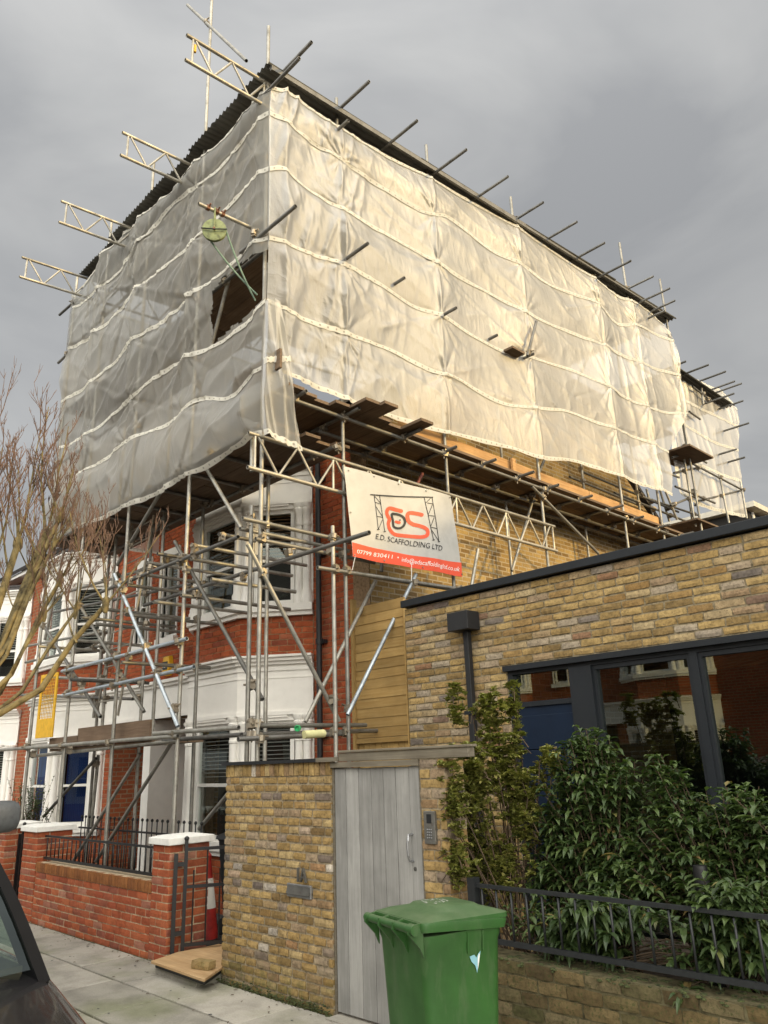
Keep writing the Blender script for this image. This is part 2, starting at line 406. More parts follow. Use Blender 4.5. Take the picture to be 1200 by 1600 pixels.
# ------------------------------------------------------------------ mesh and object helpers
class Fr:
    """a vertical face: origin, direction along it, outward normal = u x z"""
    def __init__(s, o, u):
        s.o = Vector(o); s.u = Vector(u).normalized(); s.n = s.u.cross(Vector((0, 0, 1)))
    def p(s, u, n, z): return s.o + s.u * u + s.n * n + Vector((0, 0, z))
def fr2(a, b):
    a = Vector((a[0], a[1], 0)); b = Vector((b[0], b[1], 0))
    f = Fr(a, b - a); f.len = (b - a).length
    return f
class MB:
    def __init__(s): s.v = []; s.f = []; s.uv = None
    def add(s, vs, fs):
        k = len(s.v); s.v += [tuple(q) for q in vs]; s.f += [tuple(i + k for i in q) for q in fs]
    def hexa(s, p):
        s.add(p, [(0, 3, 2, 1), (4, 5, 6, 7), (0, 1, 5, 4), (1, 2, 6, 5), (2, 3, 7, 6), (3, 0, 4, 7)])
    def box(s, x0, x1, y0, y1, z0, z1):
        s.hexa([(x0, y0, z0), (x1, y0, z0), (x1, y1, z0), (x0, y1, z0), (x0, y0, z1), (x1, y0, z1), (x1, y1, z1), (x0, y1, z1)]); return s
    def fbox(s, F, u0, u1, n0, n1, z0, z1):
        s.hexa([F.p(u0, n1, z0), F.p(u1, n1, z0), F.p(u1, n0, z0), F.p(u0, n0, z0), F.p(u0, n1, z1), F.p(u1, n1, z1), F.p(u1, n0, z1), F.p(u0, n0, z1)]); return s
    def tube(s, a, b, r, n=8, r2=None, cap=True, bore=False):
        a = Vector(a); b = Vector(b); d = (b - a)
        if d.length < 1e-6: return s
        d.normalize(); q = Vector((0, 0, 1)) if abs(d.z) < .9 else Vector((1, 0, 0))
        e1 = d.cross(q).normalized(); e2 = d.cross(e1); r2 = r if r2 is None else r2
        A = [a + (e1 * math.cos(t) + e2 * math.sin(t)) * r for t in [2 * math.pi * i / n for i in range(n)]]
        B = [b + (e1 * math.cos(t) + e2 * math.sin(t)) * r2 for t in [2 * math.pi * i / n for i in range(n)]]
        fs = [(i, i + n, (i + 1) % n + n, (i + 1) % n) for i in range(n)]
        vs = A + B
        if bore:
            for base, cen, sg, rr in ((0, a, 1, r), (n, b, -1, r2)):
                k = len(vs)
                vs += [cen + (p - cen) * .8 for p in vs[base:base + n]]
                vs += [cen + (p - cen) * .8 + d * (.06 * sg) for p in vs[base:base + n]]
                for i in range(n):
                    j = (i + 1) % n
                    f1 = (base + i, base + j, k + j, k + i); f2 = (k + i, k + j, k + n + j, k + n + i)
                    fs += [f1, f2] if sg > 0 else [f1[::-1], f2[::-1]]
                fs.append(tuple(range(k + n, k + 2 * n)) if sg > 0 else tuple(range(k + 2 * n - 1, k + n - 1, -1)))
        elif cap: fs += [tuple(range(n)), tuple(range(2 * n - 1, n - 1, -1))]
        s.add(vs, fs); return s
    def path(s, pts, r, n=6, taper=None):
        """bent tube through points"""
        P = [Vector(p) for p in pts]; rings = []
        for i, p in enumerate(P):
            d = (P[min(i + 1, len(P) - 1)] - P[max(i - 1, 0)]).normalized()
            q = Vector((0, 0, 1)) if abs(d.z) < .9 else Vector((1, 0, 0))
            e1 = d.cross(q).normalized(); e2 = d.cross(e1)
            rr = r if taper is None else r + (taper - r) * i / (len(P) - 1)
            rings.append([p + (e1 * math.cos(2 * math.pi * k / n) + e2 * math.sin(2 * math.pi * k / n)) * rr for k in range(n)])
        vs = [q for g in rings for q in g]; fs = []
        for i in range(len(P) - 1):
            for k in range(n): fs.append((i * n + k, (i + 1) * n + k, (i + 1) * n + (k + 1) % n, i * n + (k + 1) % n))
        fs += [tuple(range(n)), tuple(range(len(vs) - 1, len(vs) - n - 1, -1))]
        s.add(vs, fs); return s
    def prism(s, poly, z0, z1):
        n = len(poly)
        s.add([(p[0], p[1], z0) for p in poly] + [(p[0], p[1], z1) for p in poly],
              [tuple(range(n - 1, -1, -1)), tuple(range(n, 2 * n))] + [(i, (i + 1) % n, (i + 1) % n + n, i + n) for i in range(n)]); return s
    def lathe(s, c, prof, n=16, axis=None):
        """profile of (r, h) about an axis (default vertical) through c"""
        c = Vector(c); d = Vector(axis).normalized() if axis else Vector((0, 0, 1))
        q = Vector((0, 0, 1)) if abs(d.z) < .9 else Vector((1, 0, 0)); e1 = d.cross(q).normalized(); e2 = d.cross(e1)
        vs = [c + d * h + (e1 * math.cos(2 * math.pi * k / n) + e2 * math.sin(2 * math.pi * k / n)) * r for r, h in prof for k in range(n)]
        fs = [(i * n + k, i * n + (k + 1) % n, (i + 1) * n + (k + 1) % n, (i + 1) * n + k) for i in range(len(prof) - 1) for k in range(n)]
        fs += [tuple(range(n - 1, -1, -1)), tuple(range(len(vs) - n, len(vs)))]
        s.add(vs, fs); return s
    def mesh(s, name, mat, smooth=False):
        me = bpy.data.meshes.new(name)
        me.from_pydata(s.v, [], s.f)
        if mat: me.materials.append(M[mat] if isinstance(mat, str) else mat)
        bm = bmesh.new(); bm.from_mesh(me); bmesh.ops.recalc_face_normals(bm, faces=bm.faces); bm.to_mesh(me); bm.free()
        if smooth: me.polygons.foreach_set('use_smooth', [True] * len(me.polygons))
        me.update(); return me
    def build(s, name, mat, parent=None, smooth=False, bevel=0):
        o = bpy.data.objects.new(name, s.mesh(name, mat, smooth)); COL.objects.link(o)
        if smooth: sm_angle(o)
        if bevel:
            b = o.modifiers.new('bevel', 'BEVEL'); b.width = bevel; b.segments = 2; b.limit_method = 'ANGLE'; b.angle_limit = R(40)
        if parent is not None: attach(o, parent)
        return o
def sm_angle(o, ang=40):
    me = o.data
    bm = bmesh.new(); bm.from_mesh(me)
    for ed in bm.edges:
        if len(ed.link_faces) == 2 and ed.calc_face_angle(0) > R(ang): ed.smooth = False
    bm.to_mesh(me); bm.free()
ROOTLOC = {}
def attach(o, parent):
    """parts are modelled in world space and hung on the thing without moving"""
    o.parent = parent
    if parent.name in LOCAL: return
    t = Vector((0, 0, 0)); q = parent
    while q is not None: t += q.location if q.parent is None else Vector((0, 0, 0)); q = q.parent
    if parent.parent is None: o.matrix_parent_inverse = Matrix.Translation(-parent.location)
    # under a part (whose own origin is the world origin) nothing has to be undone
LOCAL = set()
def tag(o, label=None, cat=None, group=None, kind=None):
    for k, v in (('label', label), ('category', cat), ('group', group), ('kind', kind)):
        if v: o[k] = v
    return o
def thing(name, label, cat, loc=(0, 0, 0), group=None):
    o = bpy.data.objects.new(name, None); COL.objects.link(o); o.location = loc; o.empty_display_size = .2
    return tag(o, label, cat, group)
def structure(o): o['kind'] = 'structure'; return o
def place(name, me, parent, loc, rotz=0.0, scale=(1, 1, 1), rot=None):
    o = bpy.data.objects.new(name, me); COL.objects.link(o)
    o.location = loc; o.scale = scale
    o.rotation_euler = rot if rot is not None else (0, 0, rotz)
    if parent is not None: attach(o, parent)
    return o

# ------------------------------------------------------------------ bricks
def brick_mesh(name, seed, mat, rough=.10, nx=4, nz=2):
    rg = random.Random(seed); vs = []; fs = []; jf = min(1.0, rough / .09)
    for j in range(nz + 1):
        for i in range(nx + 1):
            ed = (i in (0, nx)) or (j in (0, nz)); cor = (i in (0, nx)) and (j in (0, nz))
            x = -.5 + i / nx + jf * (rg.uniform(-.03, .03) * (1 if not cor else .7)); z = -.5 + j / nz + jf * rg.uniform(-.05, .05)
            if cor: x *= 1 - .015 * jf; z *= 1 - .04 * jf
            y = rg.uniform(0, rough) + (.05 if ed else 0) + (.05 if cor else 0)
            vs.append((x, y, z))
    idx = lambda i, j: j * (nx + 1) + i
    for j in range(nz):
        for i in range(nx): fs.append((idx(i, j), idx(i + 1, j), idx(i + 1, j + 1), idx(i, j + 1)))
    rim = [idx(i, 0) for i in range(nx + 1)] + [idx(nx, j) for j in range(1, nz + 1)] + [idx(i, nz) for i in range(nx - 1, -1, -1)] + [idx(0, j) for j in range(nz - 1, 0, -1)]
    k = len(vs)
    for q in rim: vs.append((vs[q][0], 1.0, vs[q][2]))
    n = len(rim)
    for i in range(n): fs.append((rim[i], k + i, k + (i + 1) % n, rim[(i + 1) % n]))
    me = bpy.data.meshes.new(name); me.from_pydata(vs, [], fs); me.materials.append(M[mat]); me.update()
    return me
BM_ = {}
def brick_variants(mat, rough=.10, n=6):
    key = (mat, rough)
    if key not in BM_: BM_[key] = [brick_mesh('brick_' + mat, 11 + 7 * i + len(BM_) * 101, mat, rough) for i in range(n)]
    return BM_[key]
def lay(F, u0, u1, z0, z1, course, blen, holes=(), gap=.010, jit=.12, bond=.5, rg=random, depth=.045, flem=False, face=0.0):
    """list of bricks (centre, rotz, scale) covering the rectangle except the holes"""
    out = []; rot = math.atan2(F.u.y, F.u.x); nrow = max(1, round((z1 - z0) / course)); ch = (z1 - z0) / nrow
    for r in range(nrow):
        za, zb = z0 + r * ch, z0 + (r + 1) * ch; zm = (za + zb) / 2
        segs = [(u0, u1)]
        for h in holes:
            if h[2] < zm < h[3]:
                ns = []
                for a, b in segs:
                    if h[1] <= a or h[0] >= b: ns.append((a, b)); continue
                    if h[0] > a: ns.append((a, h[0]))
                    if h[1] < b: ns.append((h[1], b))
                segs = ns
        for a, b in segs:
            x = a; k = 0
            first = blen * (bond if r % 2 else 1.0)
            while x < b - .02:
                L = blen * (1 + rg.uniform(-jit, jit))
                if flem and (k + r) % 2: L *= .5
                if k == 0 and not flem: L = min(first * (1 + rg.uniform(-jit, jit)), L)
                if b - (x + L) < blen * .3: L = b - x
                L = min(L, b - x)
                c = F.p(x + L / 2, face + rg.uniform(-.003, .003), zm)
                out.append((c, rot + rg.uniform(-.006, .006), (max(L - gap, .02), depth, ch - gap * rg.uniform(.8, 1.15))))
                x += L; k += 1
    return out
def put_bricks(lst, parent, mat, limit=300, rough=.10, name='brick'):
    vr = brick_variants(mat, rough)
    def score(b):
        x, y, k = proj(b[0])
        if k < .1 or x < -30 or x > 1230 or y < -30 or y > 1630: return 0
        return b[2][0] * b[2][2] / (k * k)
    lst = sorted(lst, key=score, reverse=True)
    nn = sum(1 for b in lst if score(b) > 0)
    cut = min(limit, nn)
    for i, (c, rz, s) in enumerate(lst[:cut]):
        place(name, vr[i % len(vr)], parent, c, rz, s)
    rest = lst[cut:]
    if rest:
        V = []; Fc = []
        base = [np.array([v.co for v in me.vertices]) for me in vr]; faces = [[tuple(p.vertices) for p in me.polygons] for me in vr]
        k = 0
        for i, (c, rz, s) in enumerate(rest):
            a = base[i % len(vr)] * np.array(s); cs, sn = math.cos(rz), math.sin(rz)
            w = np.stack([a[:, 0] * cs - a[:, 1] * sn + c[0], a[:, 0] * sn + a[:, 1] * cs + c[1], a[:, 2] + c[2]], 1)
            V.append(w); Fc += [tuple(q + k for q in f) for f in faces[i % len(vr)]]; k += len(w)
        me = bpy.data.meshes.new('brickwork'); me.from_pydata(np.concatenate(V).tolist(), [], Fc); me.materials.append(M[mat]); me.update()
        o = bpy.data.objects.new('brickwork', me); COL.objects.link(o); attach(o, parent); o['kind'] = 'stuff'
def slab(mb, F, u0, u1, z0, z1, n0, n1, holes=()):
    us = sorted(set([u0, u1] + [q for h in holes for q in h[:2] if u0 < q < u1])); zs = sorted(set([z0, z1] + [q for h in holes for q in h[2:4] if z0 < q < z1]))
    for a, b in zip(us, us[1:]):
        # merge vertically where free
        run = None
        for c, d in zip(zs, zs[1:]):
            um, zm = (a + b) / 2, (c + d) / 2
            free = not any(h[0] < um < h[1] and h[2] < zm < h[3] for h in holes)
            if free: run = (run[0], d) if run else (c, d)
            if (not free) and run: mb.fbox(F, a, b, n0, n1, run[0], run[1]); run = None
        if run: mb.fbox(F, a, b, n0, n1, run[0], run[1])
    return mb

def offs(path, d):
    """offset an open polyline outwards (to the right of travel: u x z)"""
    out = []; n = len(path)
    for i in range(n):
        ds = []
        for a, b in ((i - 1, i), (i, i + 1)):
            if 0 <= a and b < n:
                v = Vector((path[b][0] - path[a][0], path[b][1] - path[a][1], 0)).normalized(); ds.append(v.cross(Vector((0, 0, 1))))
        if len(ds) == 1: nn = ds[0]
        else: nn = (ds[0] + ds[1]); nn = nn / max(nn.length_squared / 2, .2)
        out.append((path[i][0] + nn.x * d, path[i][1] + nn.y * d))
    return out
def band(mb, path, d0, d1, z0, z1):
    a = offs(path, d0); b = offs(path, d1)
    for i in range(len(path) - 1):
        mb.hexa([(*b[i], z0), (*b[i + 1], z0), (*a[i + 1], z0), (*a[i], z0), (*b[i], z1), (*b[i + 1], z1), (*a[i + 1], z1), (*a[i], z1)])
    return mb

def copy_tree(o, parent=None):
    c = o.copy(); COL.objects.link(c)
    if parent is not None: c.parent = parent
    for ch in o.children: copy_tree(ch, c)
    return c

# smooth random field for cloth folds
_rs = np.random.RandomState(5); _LAT = _rs.rand(64, 64)
def vnoise(x, y):
    xi = np.floor(x).astype(int); yi = np.floor(y).astype(int); fx = x - xi; fy = y - yi
    fx = fx * fx * (3 - 2 * fx); fy = fy * fy * (3 - 2 * fy)
    L = lambda i, j: _LAT[i % 64, j % 64]
    return (L(xi, yi) * (1 - fx) + L(xi + 1, yi) * fx) * (1 - fy) + (L(xi, yi + 1) * (1 - fx) + L(xi + 1, yi + 1) * fx) * fy
def text_outline(body, size=1.0, font_shear=0.0):
    """letters as a flat mesh: list of vertices (x, y) and faces, left aligned on the baseline"""
    cu = bpy.data.curves.new('letters', 'FONT'); cu.body = body; cu.size = size; cu.resolution_u = 3; cu.shear = font_shear
    o = bpy.data.objects.new('letters', cu); COL.objects.link(o)
    dg = bpy.context.evaluated_depsgraph_get(); me = o.evaluated_get(dg).to_mesh()
    vs = [(v.co.x, v.co.y) for v in me.vertices]; fs = [tuple(p.vertices) for p in me.polygons]
    o.evaluated_get(dg).to_mesh_clear(); bpy.data.objects.remove(o); bpy.data.curves.remove(cu)
    return vs, fs
# ------------------------------------------------------------------ ground, road, pavement
YB = 4.25                      # street face of the front boundary walls
KERB = 1.75
g = MB(); g.add([(-400, -400, -.13), (400, -400, -.13), (400, 400, -.13), (-400, 400, -.13)], [(0, 1, 2, 3)])
structure(g.build('ground', 'soil'))
g = MB(); g.add([(-120, -6.6, -.12), (60, -6.6, -.12), (60, KERB, -.12), (-120, KERB, -.12)], [(0, 1, 2, 3)])
structure(g.build('road', 'tarmac'))
pave = MB(); pave.box(-60, 14, KERB, 6.5, -.125, -.035)
pave = structure(pave.build('pavement', 'mortar_dark'))
rg = random.Random(3)
def slab_mesh(sx, sy, seed):
    r2 = random.Random(seed); b = MB(); e = .006
    b.add([(-sx / 2, -sy / 2, -.04), (sx / 2, -sy / 2, -.04), (sx / 2, sy / 2, -.04), (-sx / 2, sy / 2, -.04),
           (-sx / 2, -sy / 2, -e), (sx / 2, -sy / 2, -e), (sx / 2, sy / 2, -e), (-sx / 2, sy / 2, -e),
           (-sx / 2 + e, -sy / 2 + e, 0), (sx / 2 - e, -sy / 2 + e, 0), (sx / 2 - e, sy / 2 - e, 0), (-sx / 2 + e, sy / 2 - e, 0)],
          [(0, 1, 5, 4), (1, 2, 6, 5), (2, 3, 7, 6), (3, 0, 4, 7), (4, 5, 9, 8), (5, 6, 10, 9), (6, 7, 11, 10), (7, 4, 8, 11), (8, 9, 10, 11)])
    return b.mesh('paving_slab', 'slab')
rows = [(1.90, .55), (2.46, .60), (3.07, .60), (3.68, .56)]
sm = {}
for ri, (ya, w) in enumerate(rows):
    x = -22 + (.45 if ri % 2 else 0)
    while x < 8:
        L = .75 if rg.random() < .25 else .9
        key = (L, w)
        if key not in sm: sm[key] = slab_mesh(L - .018, w - .018, len(sm))
        o = place('paving_slab', sm[key], pave, (x + L / 2, ya + w / 2, rg.uniform(-.003, .003)), 0, (1, 1, 1), rot=(rg.uniform(-.004, .004), rg.uniform(-.003, .003), 0))
        x += L
ks = MB(); ks.box(-.448, .448, 0, .148, -.14, .0); ksm = ks.mesh('kerb_stone', 'paper')
kb = MB(); kb.box(-60, 14, KERB - .0, KERB + .14, -.13, -.02); kb = structure(kb.build('kerb', 'mortar_dark'))
for i in range(30): place('kerb_stone', ksm, kb, (-21 + i * .9, KERB - .004, .0))
far = MB(); far.box(-60, 30, -9.2, -6.6, -.125, .0); structure(far.build('far_pavement', 'slab'))
# narrow strip of pavement at the foot of the boundary walls
st = MB(); st.box(-22, 8, 4.235, YB + .0, -.12, -.004); structure(st.build('pavement_edge', 'moss'))
fg = MB(); fg.box(-40, -6.62, 4.46, 6.6, -.1, .02); structure(fg.build('front_garden_ground', 'tarmac'))
fg = MB(); fg.box(-3.9, 4, 4.47, 6.1, .0, .42); structure(fg.build('planting_bed', 'soil'))

# ------------------------------------------------------------------ houses of the terrace
BAYPATH = [(-3.68, 0), (-2.88, -.65), (-1.63, -.65), (-.83, 0)]     # walked left to right so that u x z points out
def sash(parent, F, u0, u1, z0, z1, depth=-.06, mid=.5, blind=None, slats=22, curtain=None, fw=.055, transom=None):
    """sash window: white frame > pane, blind"""
    b = MB(); n0, n1 = depth, depth + .06
    b.fbox(F, u0, u0 + fw, n0, n1, z0, z1); b.fbox(F, u1 - fw, u1, n0, n1, z0, z1)
    b.fbox(F, u0 + fw, u1 - fw, n0, n1 - .004, z1 - fw, z1); b.fbox(F, u0 + fw, u1 - fw, n0, n1 - .004, z0, z0 + fw * 1.3)
    zm = z0 + (z1 - z0) * mid
    b.fbox(F, u0 + fw, u1 - fw, n0 + .005, n1 - .012, zm - .022, zm + .022)
    o = b.build('window', 'frame_white', parent)
    p = MB()
    for za, zb, nn in ((z0 + fw * 1.3, zm - .022, n0 + .022), (zm + .022, z1 - fw, n0 + .032)):
        p.add([F.p(u0 + fw, nn, za), F.p(u1 - fw, nn, za), F.p(u1 - fw, nn, zb), F.p(u0 + fw, nn, zb)], [(0, 1, 2, 3)])
    p.build('pane', 'glass', o)
    if blind:
        mt, zlow = blind; sb = MB(); zz = z1 - fw
        while zz > max(zlow, z0 + .08):
            a = .02
            sb.add([F.p(u0 + fw, n0 - .035, zz), F.p(u1 - fw, n0 - .035, zz), F.p(u1 - fw, n0 - .075, zz - .012), F.p(u0 + fw, n0 - .075, zz - .012)], [(0, 1, 2, 3)])
            sb.add([F.p(u0 + fw, n0 - .0352, zz), F.p(u1 - fw, n0 - .0352, zz), F.p(u1 - fw, n0 - .0352, zz - .008), F.p(u0 + fw, n0 - .0352, zz - .008)], [(0, 1, 2, 3)])
            zz -= .052
        sb.build('blind', mt, o)
    if curtain:
        cm = MB(); N = 26
        for i in range(N):
            ua, ub = u0 + fw + (u1 - u0 - 2 * fw) * i / N, u0 + fw + (u1 - u0 - 2 * fw) * (i + 1) / N
            na, nb = n0 - .07 - .03 * (i % 2), n0 - .07 - .03 * ((i + 1) % 2)
            cm.add([F.p(ua, na, z0 + .02), F.p(ub, nb, z0 + .02), F.p(ub, nb, z1 - .03), F.p(ua, na, z1 - .03)], [(0, 1, 2, 3)])
        cm.build('curtain', curtain, o)
    return o
def column(mb, x, y, z0, z1, r=.075, n=12):
    h = z1 - z0
    mb.lathe((x, y, z0), [(r * 1.5, 0), (r * 1.5, .10), (r * 1.25, .13), (r * 1.3, .17), (r, .21), (r * .92, h - .34), (r * 1.12, h - .33), (r * 1.12, h - .30), (r * .95, h - .29), (r * .95, h - .16), (r * 1.25, h - .13), (r * 1.35, h - .09), (r * 1.1, h - .07), (r * 1.5, h - .03), (r * 1.5, h)], n)
def bay_storey(root, zs, z_head, z_cor, blinds, sillz, top_r=True, curtains=None):
    """one storey of the bay: corner columns, frieze, cornice, windows"""
    path = BAYPATH
    st_ = MB()
    band(st_, path, -.12, .10, sillz - .10, sillz)                 # sill ledge
    band(st_, path, -.12, .06, sillz - .16, sillz - .1)
    st_.build('sill', 'stucco', root)
    fz = MB()
    band(fz, path, -.15, .03, z_head, z_cor - .12)                 # frieze
    band(fz, path, -.15, .055, z_head, z_head + .05)
    band(fz, path, -.15, .05, z_cor - .20, z_cor - .16); band(fz, path, -.15, .04, z_cor - .30, z_cor - .285)
    o = fz.build('frieze', 'stucco', root)
    cn = MB()
    band(cn, path, -.15, .08, z_cor - .12, z_cor - .075); band(cn, path, -.15, .13, z_cor - .075, z_cor - .03); band(cn, path, -.15, .17, z_cor - .03, z_cor)
    cn.build('cornice', 'stucco', o)
    # mullion posts with half columns at the corners
    for i, (x, y) in enumerate(path):
        pm = MB()
        fs = []
        if i < 3: fs.append(fr2(path[i], path[i + 1]))
        if i > 0: fs.append(fr2(path[i - 1], path[i]))
        for k, F in enumerate(fs):
            L = F.len; first = (i < 3 and k == 0)
            w = .17 if i in (1, 2) else .22
            a, b = (0, w) if first else (L - w, L)
            pm.fbox(F, a, b, -.13, -.012 - .002 * k, sillz, z_head)
            c = F.p((.085 if first else L - .085), -.0, 0)
            column(pm, c.x, c.y, sillz, z_head, .062)
            if i in (0, 3):
                c = F.p((.20 if first else L - .20), -.0, 0)
                column(pm, c.x, c.y, sillz, z_head, .055)
        pm.build('bay_post', 'stucco', root, smooth=True)
    for i in range(3):
        F = fr2(path[i], path[i + 1]); L = F.len
        a, b = (.27 if i == 0 else .18), (L - .27 if i == 2 else L - .18)
        # label mould over each window
        hm = MB(); hm.fbox(F, a - .02, b + .02, -.10, .02, z_head - .07, z_head); hm.fbox(F, a + .08, b - .08, .0, .045, z_head - .03, z_head + .035)
        hm.build('window_head', 'stucco', root)
        sash(root, F, a, b, sillz, z_head - .07, -.085, .47, blinds[i] if blinds else None, curtain=(curtains[i] if curtains else None))
def house_shell(root, full=True, side=True):
    """walls, roof, chimney in local space: right end x=0, party wall x=-5.33, front y=0"""
    F = Fr((-5.33, 0, 0), (1, 0, 0))
    holes = [(1.65, 4.50, .0, 6.12), (.25, .75, 3.95, 5.42), (.0, 1.30, 0, 2.60)]
    w = MB(); slab(w, F, 0, 5.33, 0, 6.35, -.30, -.012, holes)
    wall = w.build('front_wall', 'mortar_red' if 'mortar_red' in M else 'mortar_pale', root)
    return F, holes, wall
M['mortar_red'] = simple('sandy_mortar', (.36, .25, .15), .95, var=.25, scale=30, bump=.4, spec=.1)
def mk_course(name, stops, mort, course, blen):
    """distant brickwork: colour and shallow relief of courses too small to build"""
    g = G(name)
    geo = g.n('ShaderNodeNewGeometry'); sp = g.n('ShaderNodeSeparateXYZ'); g.l(geo.outputs['Position'], sp.inputs[0])
    along = g.math('ADD', sp.outputs[0], sp.outputs[1])
    cb = g.n('ShaderNodeCombineXYZ'); g.l(along, cb.inputs[0]); g.l(sp.outputs[2], cb.inputs[1])
    bt = g.n('ShaderNodeTexBrick'); bt.inputs['Scale'].default_value = 1.0; bt.inputs['Brick Width'].default_value = blen; bt.inputs['Row Height'].default_value = course
    bt.inputs['Mortar Size'].default_value = .010; bt.inputs['Mortar Smooth'].default_value = .2; bt.inputs['Bias'].default_value = 0.0
    bt.inputs['Color1'].default_value = (0, 0, 0, 1); bt.inputs['Color2'].default_value = (1, 1, 1, 1)
    g.l(cb.outputs[0], bt.inputs['Vector'])
    c = g.ramp(bt.outputs['Color'], stops)
    v = g.coord('World'); n1 = g.noise(v, 30, 4, .65); n2 = g.noise(v, 1.2, 4, .6)
    c = g.mix(c, mort, bt.outputs['Fac'])
    c = g.mix(c, g.ramp(n1, [(.3, .7), (.6, 1.1)]), .6, 'MULTIPLY'); c = g.mix(c, g.ramp(n2, [(.35, .72), (.65, 1.1)]), .7, 'MULTIPLY')
    g.pbr(c, .92, normal=g.bump(g.math('SUBTRACT', n1, bt.outputs['Fac']), .5, .006), spec=.2)
    return g.mat
M['stock_far'] = mk_course('stock_brickwork', [(0, (.20, .125, .05)), (.4, (.33, .22, .085)), (.75, (.43, .30, .12)), (1, (.17, .115, .06))], (.42, .35, .24), .075, .225)
M['red_far'] = mk_course('red_brickwork', [(0, (.25, .065, .03)), (.5, (.36, .095, .04)), (1, (.29, .08, .04))], (.30, .20, .12), .077, .225)

def build_house(root, bricks=True, detail=True, blinds=None, curtains=None, brick_limit=300):
    LOCAL.add(root.name)
    F, holes, wall = house_shell(root)
    if bricks:
        lst = lay(F, 0, 5.33, 0, 6.35, .077, .222, holes, gap=.011, jit=.03, face=0.0)
        # world position decides which bricks show largest: hidden ones behind the bay are outside the holes anyway
        put_house_bricks(lst, wall, root, brick_limit)
    else:
        wall.data.materials[0] = M['red_far']
    # bay brickwork
    for z0, z1, nm in ((.0, .72, 'plinth'), (3.18, 3.74, 'spandrel')):
        c = MB(); band(c, BAYPATH, -.25, -.012, z0, z1)
        co = c.build(nm, 'mortar_red' if bricks else 'red_far', root)
        if bricks:
            l2 = []
            for i in range(3):
                f = fr2(BAYPATH[i], BAYPATH[i + 1]); l2 += lay(f, 0, f.len, z0, z1, .077, .222, (), gap=.011, jit=.03)
            put_house_bricks(l2, co, root, 300 if nm == 'spandrel' else 0)
    bay_storey(root, 0, 2.42, 3.20, blinds[0] if blinds else None, .86, curtains=curtains)
    bay_storey(root, 0, 5.36, 5.98, blinds[1] if blinds else None, 3.90)
    inner = MB(); inner.prism(offs(BAYPATH, -.42), .0, 6.1); inner.build('room', 'dark', root)
    cap = MB(); band(cap, BAYPATH, -.30, -.02, 5.98, 6.1); cap.prism(BAYPATH, 6.10, 6.14); cap.build('bay_roof', 'roof_tile', root)
    # narrow first floor window beside the bay
    sw = MB(); sw.fbox(F, .17, .83, -.05, .09, 3.83, 3.95); sw.build('window_sill', 'stucco', root)
    sr = MB(); sr.fbox(F, .21, .25, -.12, .02, 3.95, 5.45); sr.fbox(F, .75, .79, -.12, .02, 3.95, 5.45); sr.fbox(F, .21, .79, -.12, .025, 5.42, 5.56); sr.build('window_surround', 'stucco', root)
    sash(root, F, .25, .75, 3.95, 5.42, -.11, .5, ('slat_pale', 4.7))
    bk = MB(); bk.fbox(F, .2, .8, -.36, -.30, 3.9, 5.5); bk.fbox(F, .0, 1.32, -1.25, -1.20, 0, 2.7); bk.build('room_back', 'dark', root)
    # porch: recess with white entablature, inner brick jambs and a dark door
    pe = MB(); pe.fbox(F, .0, 1.62, -.06, .05, 2.60, 3.12); pe.fbox(F, .0, 1.64, -.05, .10, 3.12, 3.17); pe.fbox(F, .0, 1.65, -.05, .15, 3.17, 3.22); pe.fbox(F, .0, 1.62, -.04, .075, 2.60, 2.66)
    pe.build('porch_entablature', 'stucco', root)
    pj = MB(); pj.fbox(F, 1.30, 1.34, -1.2, -.31, 0, 2.6); pj.build('porch_side', 'red_far', root)
    pk = MB(); pk.fbox(F, 1.288, 1.2985, -.305, -.004, 0, 2.598); pk.build('porch_reveal', 'red_far', root)
    pc = MB(); pc.fbox(F, .0, 1.3, -1.2, -.31, 2.6, 2.64); pc.build('porch_ceiling', 'stucco', root)
    d = MB(); d.fbox(F, .25, 1.15, -1.19, -1.14, .12, 2.15); dd = d.build('front_door', 'navy', root)
    for a, b, c, e_ in ((.35, .65, .3, 1.0), (.75, 1.05, .3, 1.0), (.35, .65, 1.15, 1.95), (.75, 1.05, 1.15, 1.95)):
        q = MB(); q.fbox(F, a, b, -1.14, -1.12, c, e_); q.build('door_panel', 'navy', dd)
    q = MB(); q.fbox(F, .0, 1.34, -1.2, .25, .0, .12); q.build('doorstep', 'paper', root)
    pw = MB(); pw.fbox(F, .0, .12, -1.2, .02, .12, 2.6); pw.fbox(F, .0, .12, .02, .04, 2.3, 2.6); pw.build('porch_jamb', 'stucco', root)
    # body of the house behind
    s = MB(); s.box(-5.33, 0, 1.30, 9.0, 0, 6.35); s.box(-3.98, 0, .32, 1.295, 0, 6.35); s.box(-5.33, -3.985, .32, 1.295, 2.66, 6.35)
    s.build('side_wall', 'stock_far', root)
    gb = MB(); gb.add([(0, .30, 6.352), (0, 9, 6.352), (0, 4.65, 10.0), (-.25, .30, 6.352), (-.25, 9, 6.352), (-.25, 4.65, 10.0)], [(0, 1, 2), (3, 5, 4), (0, 2, 5, 3), (1, 4, 5, 2), (0, 3, 4, 1)])
    gb.build('gable', 'stock_far', root)
    ev = MB(); ev.box(-5.33, 0, -.25, .05, 6.36, 6.46); ev.build('eaves', 'frame_white', root)
    rf = MB(); rf.add([(-5.33, -.3, 6.44), (0.0, -.3, 6.44), (0.0, 4.65, 10.15), (-5.33, 4.65, 10.15), (-5.33, 9.3, 6.44), (0.0, 9.3, 6.44)], [(0, 1, 2, 3), (3, 2, 5, 4)])
    ro = rf.build('roof', 'roof_tile', root)
    so = ro.modifiers.new('thick', 'SOLIDIFY'); so.thickness = .08; so.offset = 1
    return wall
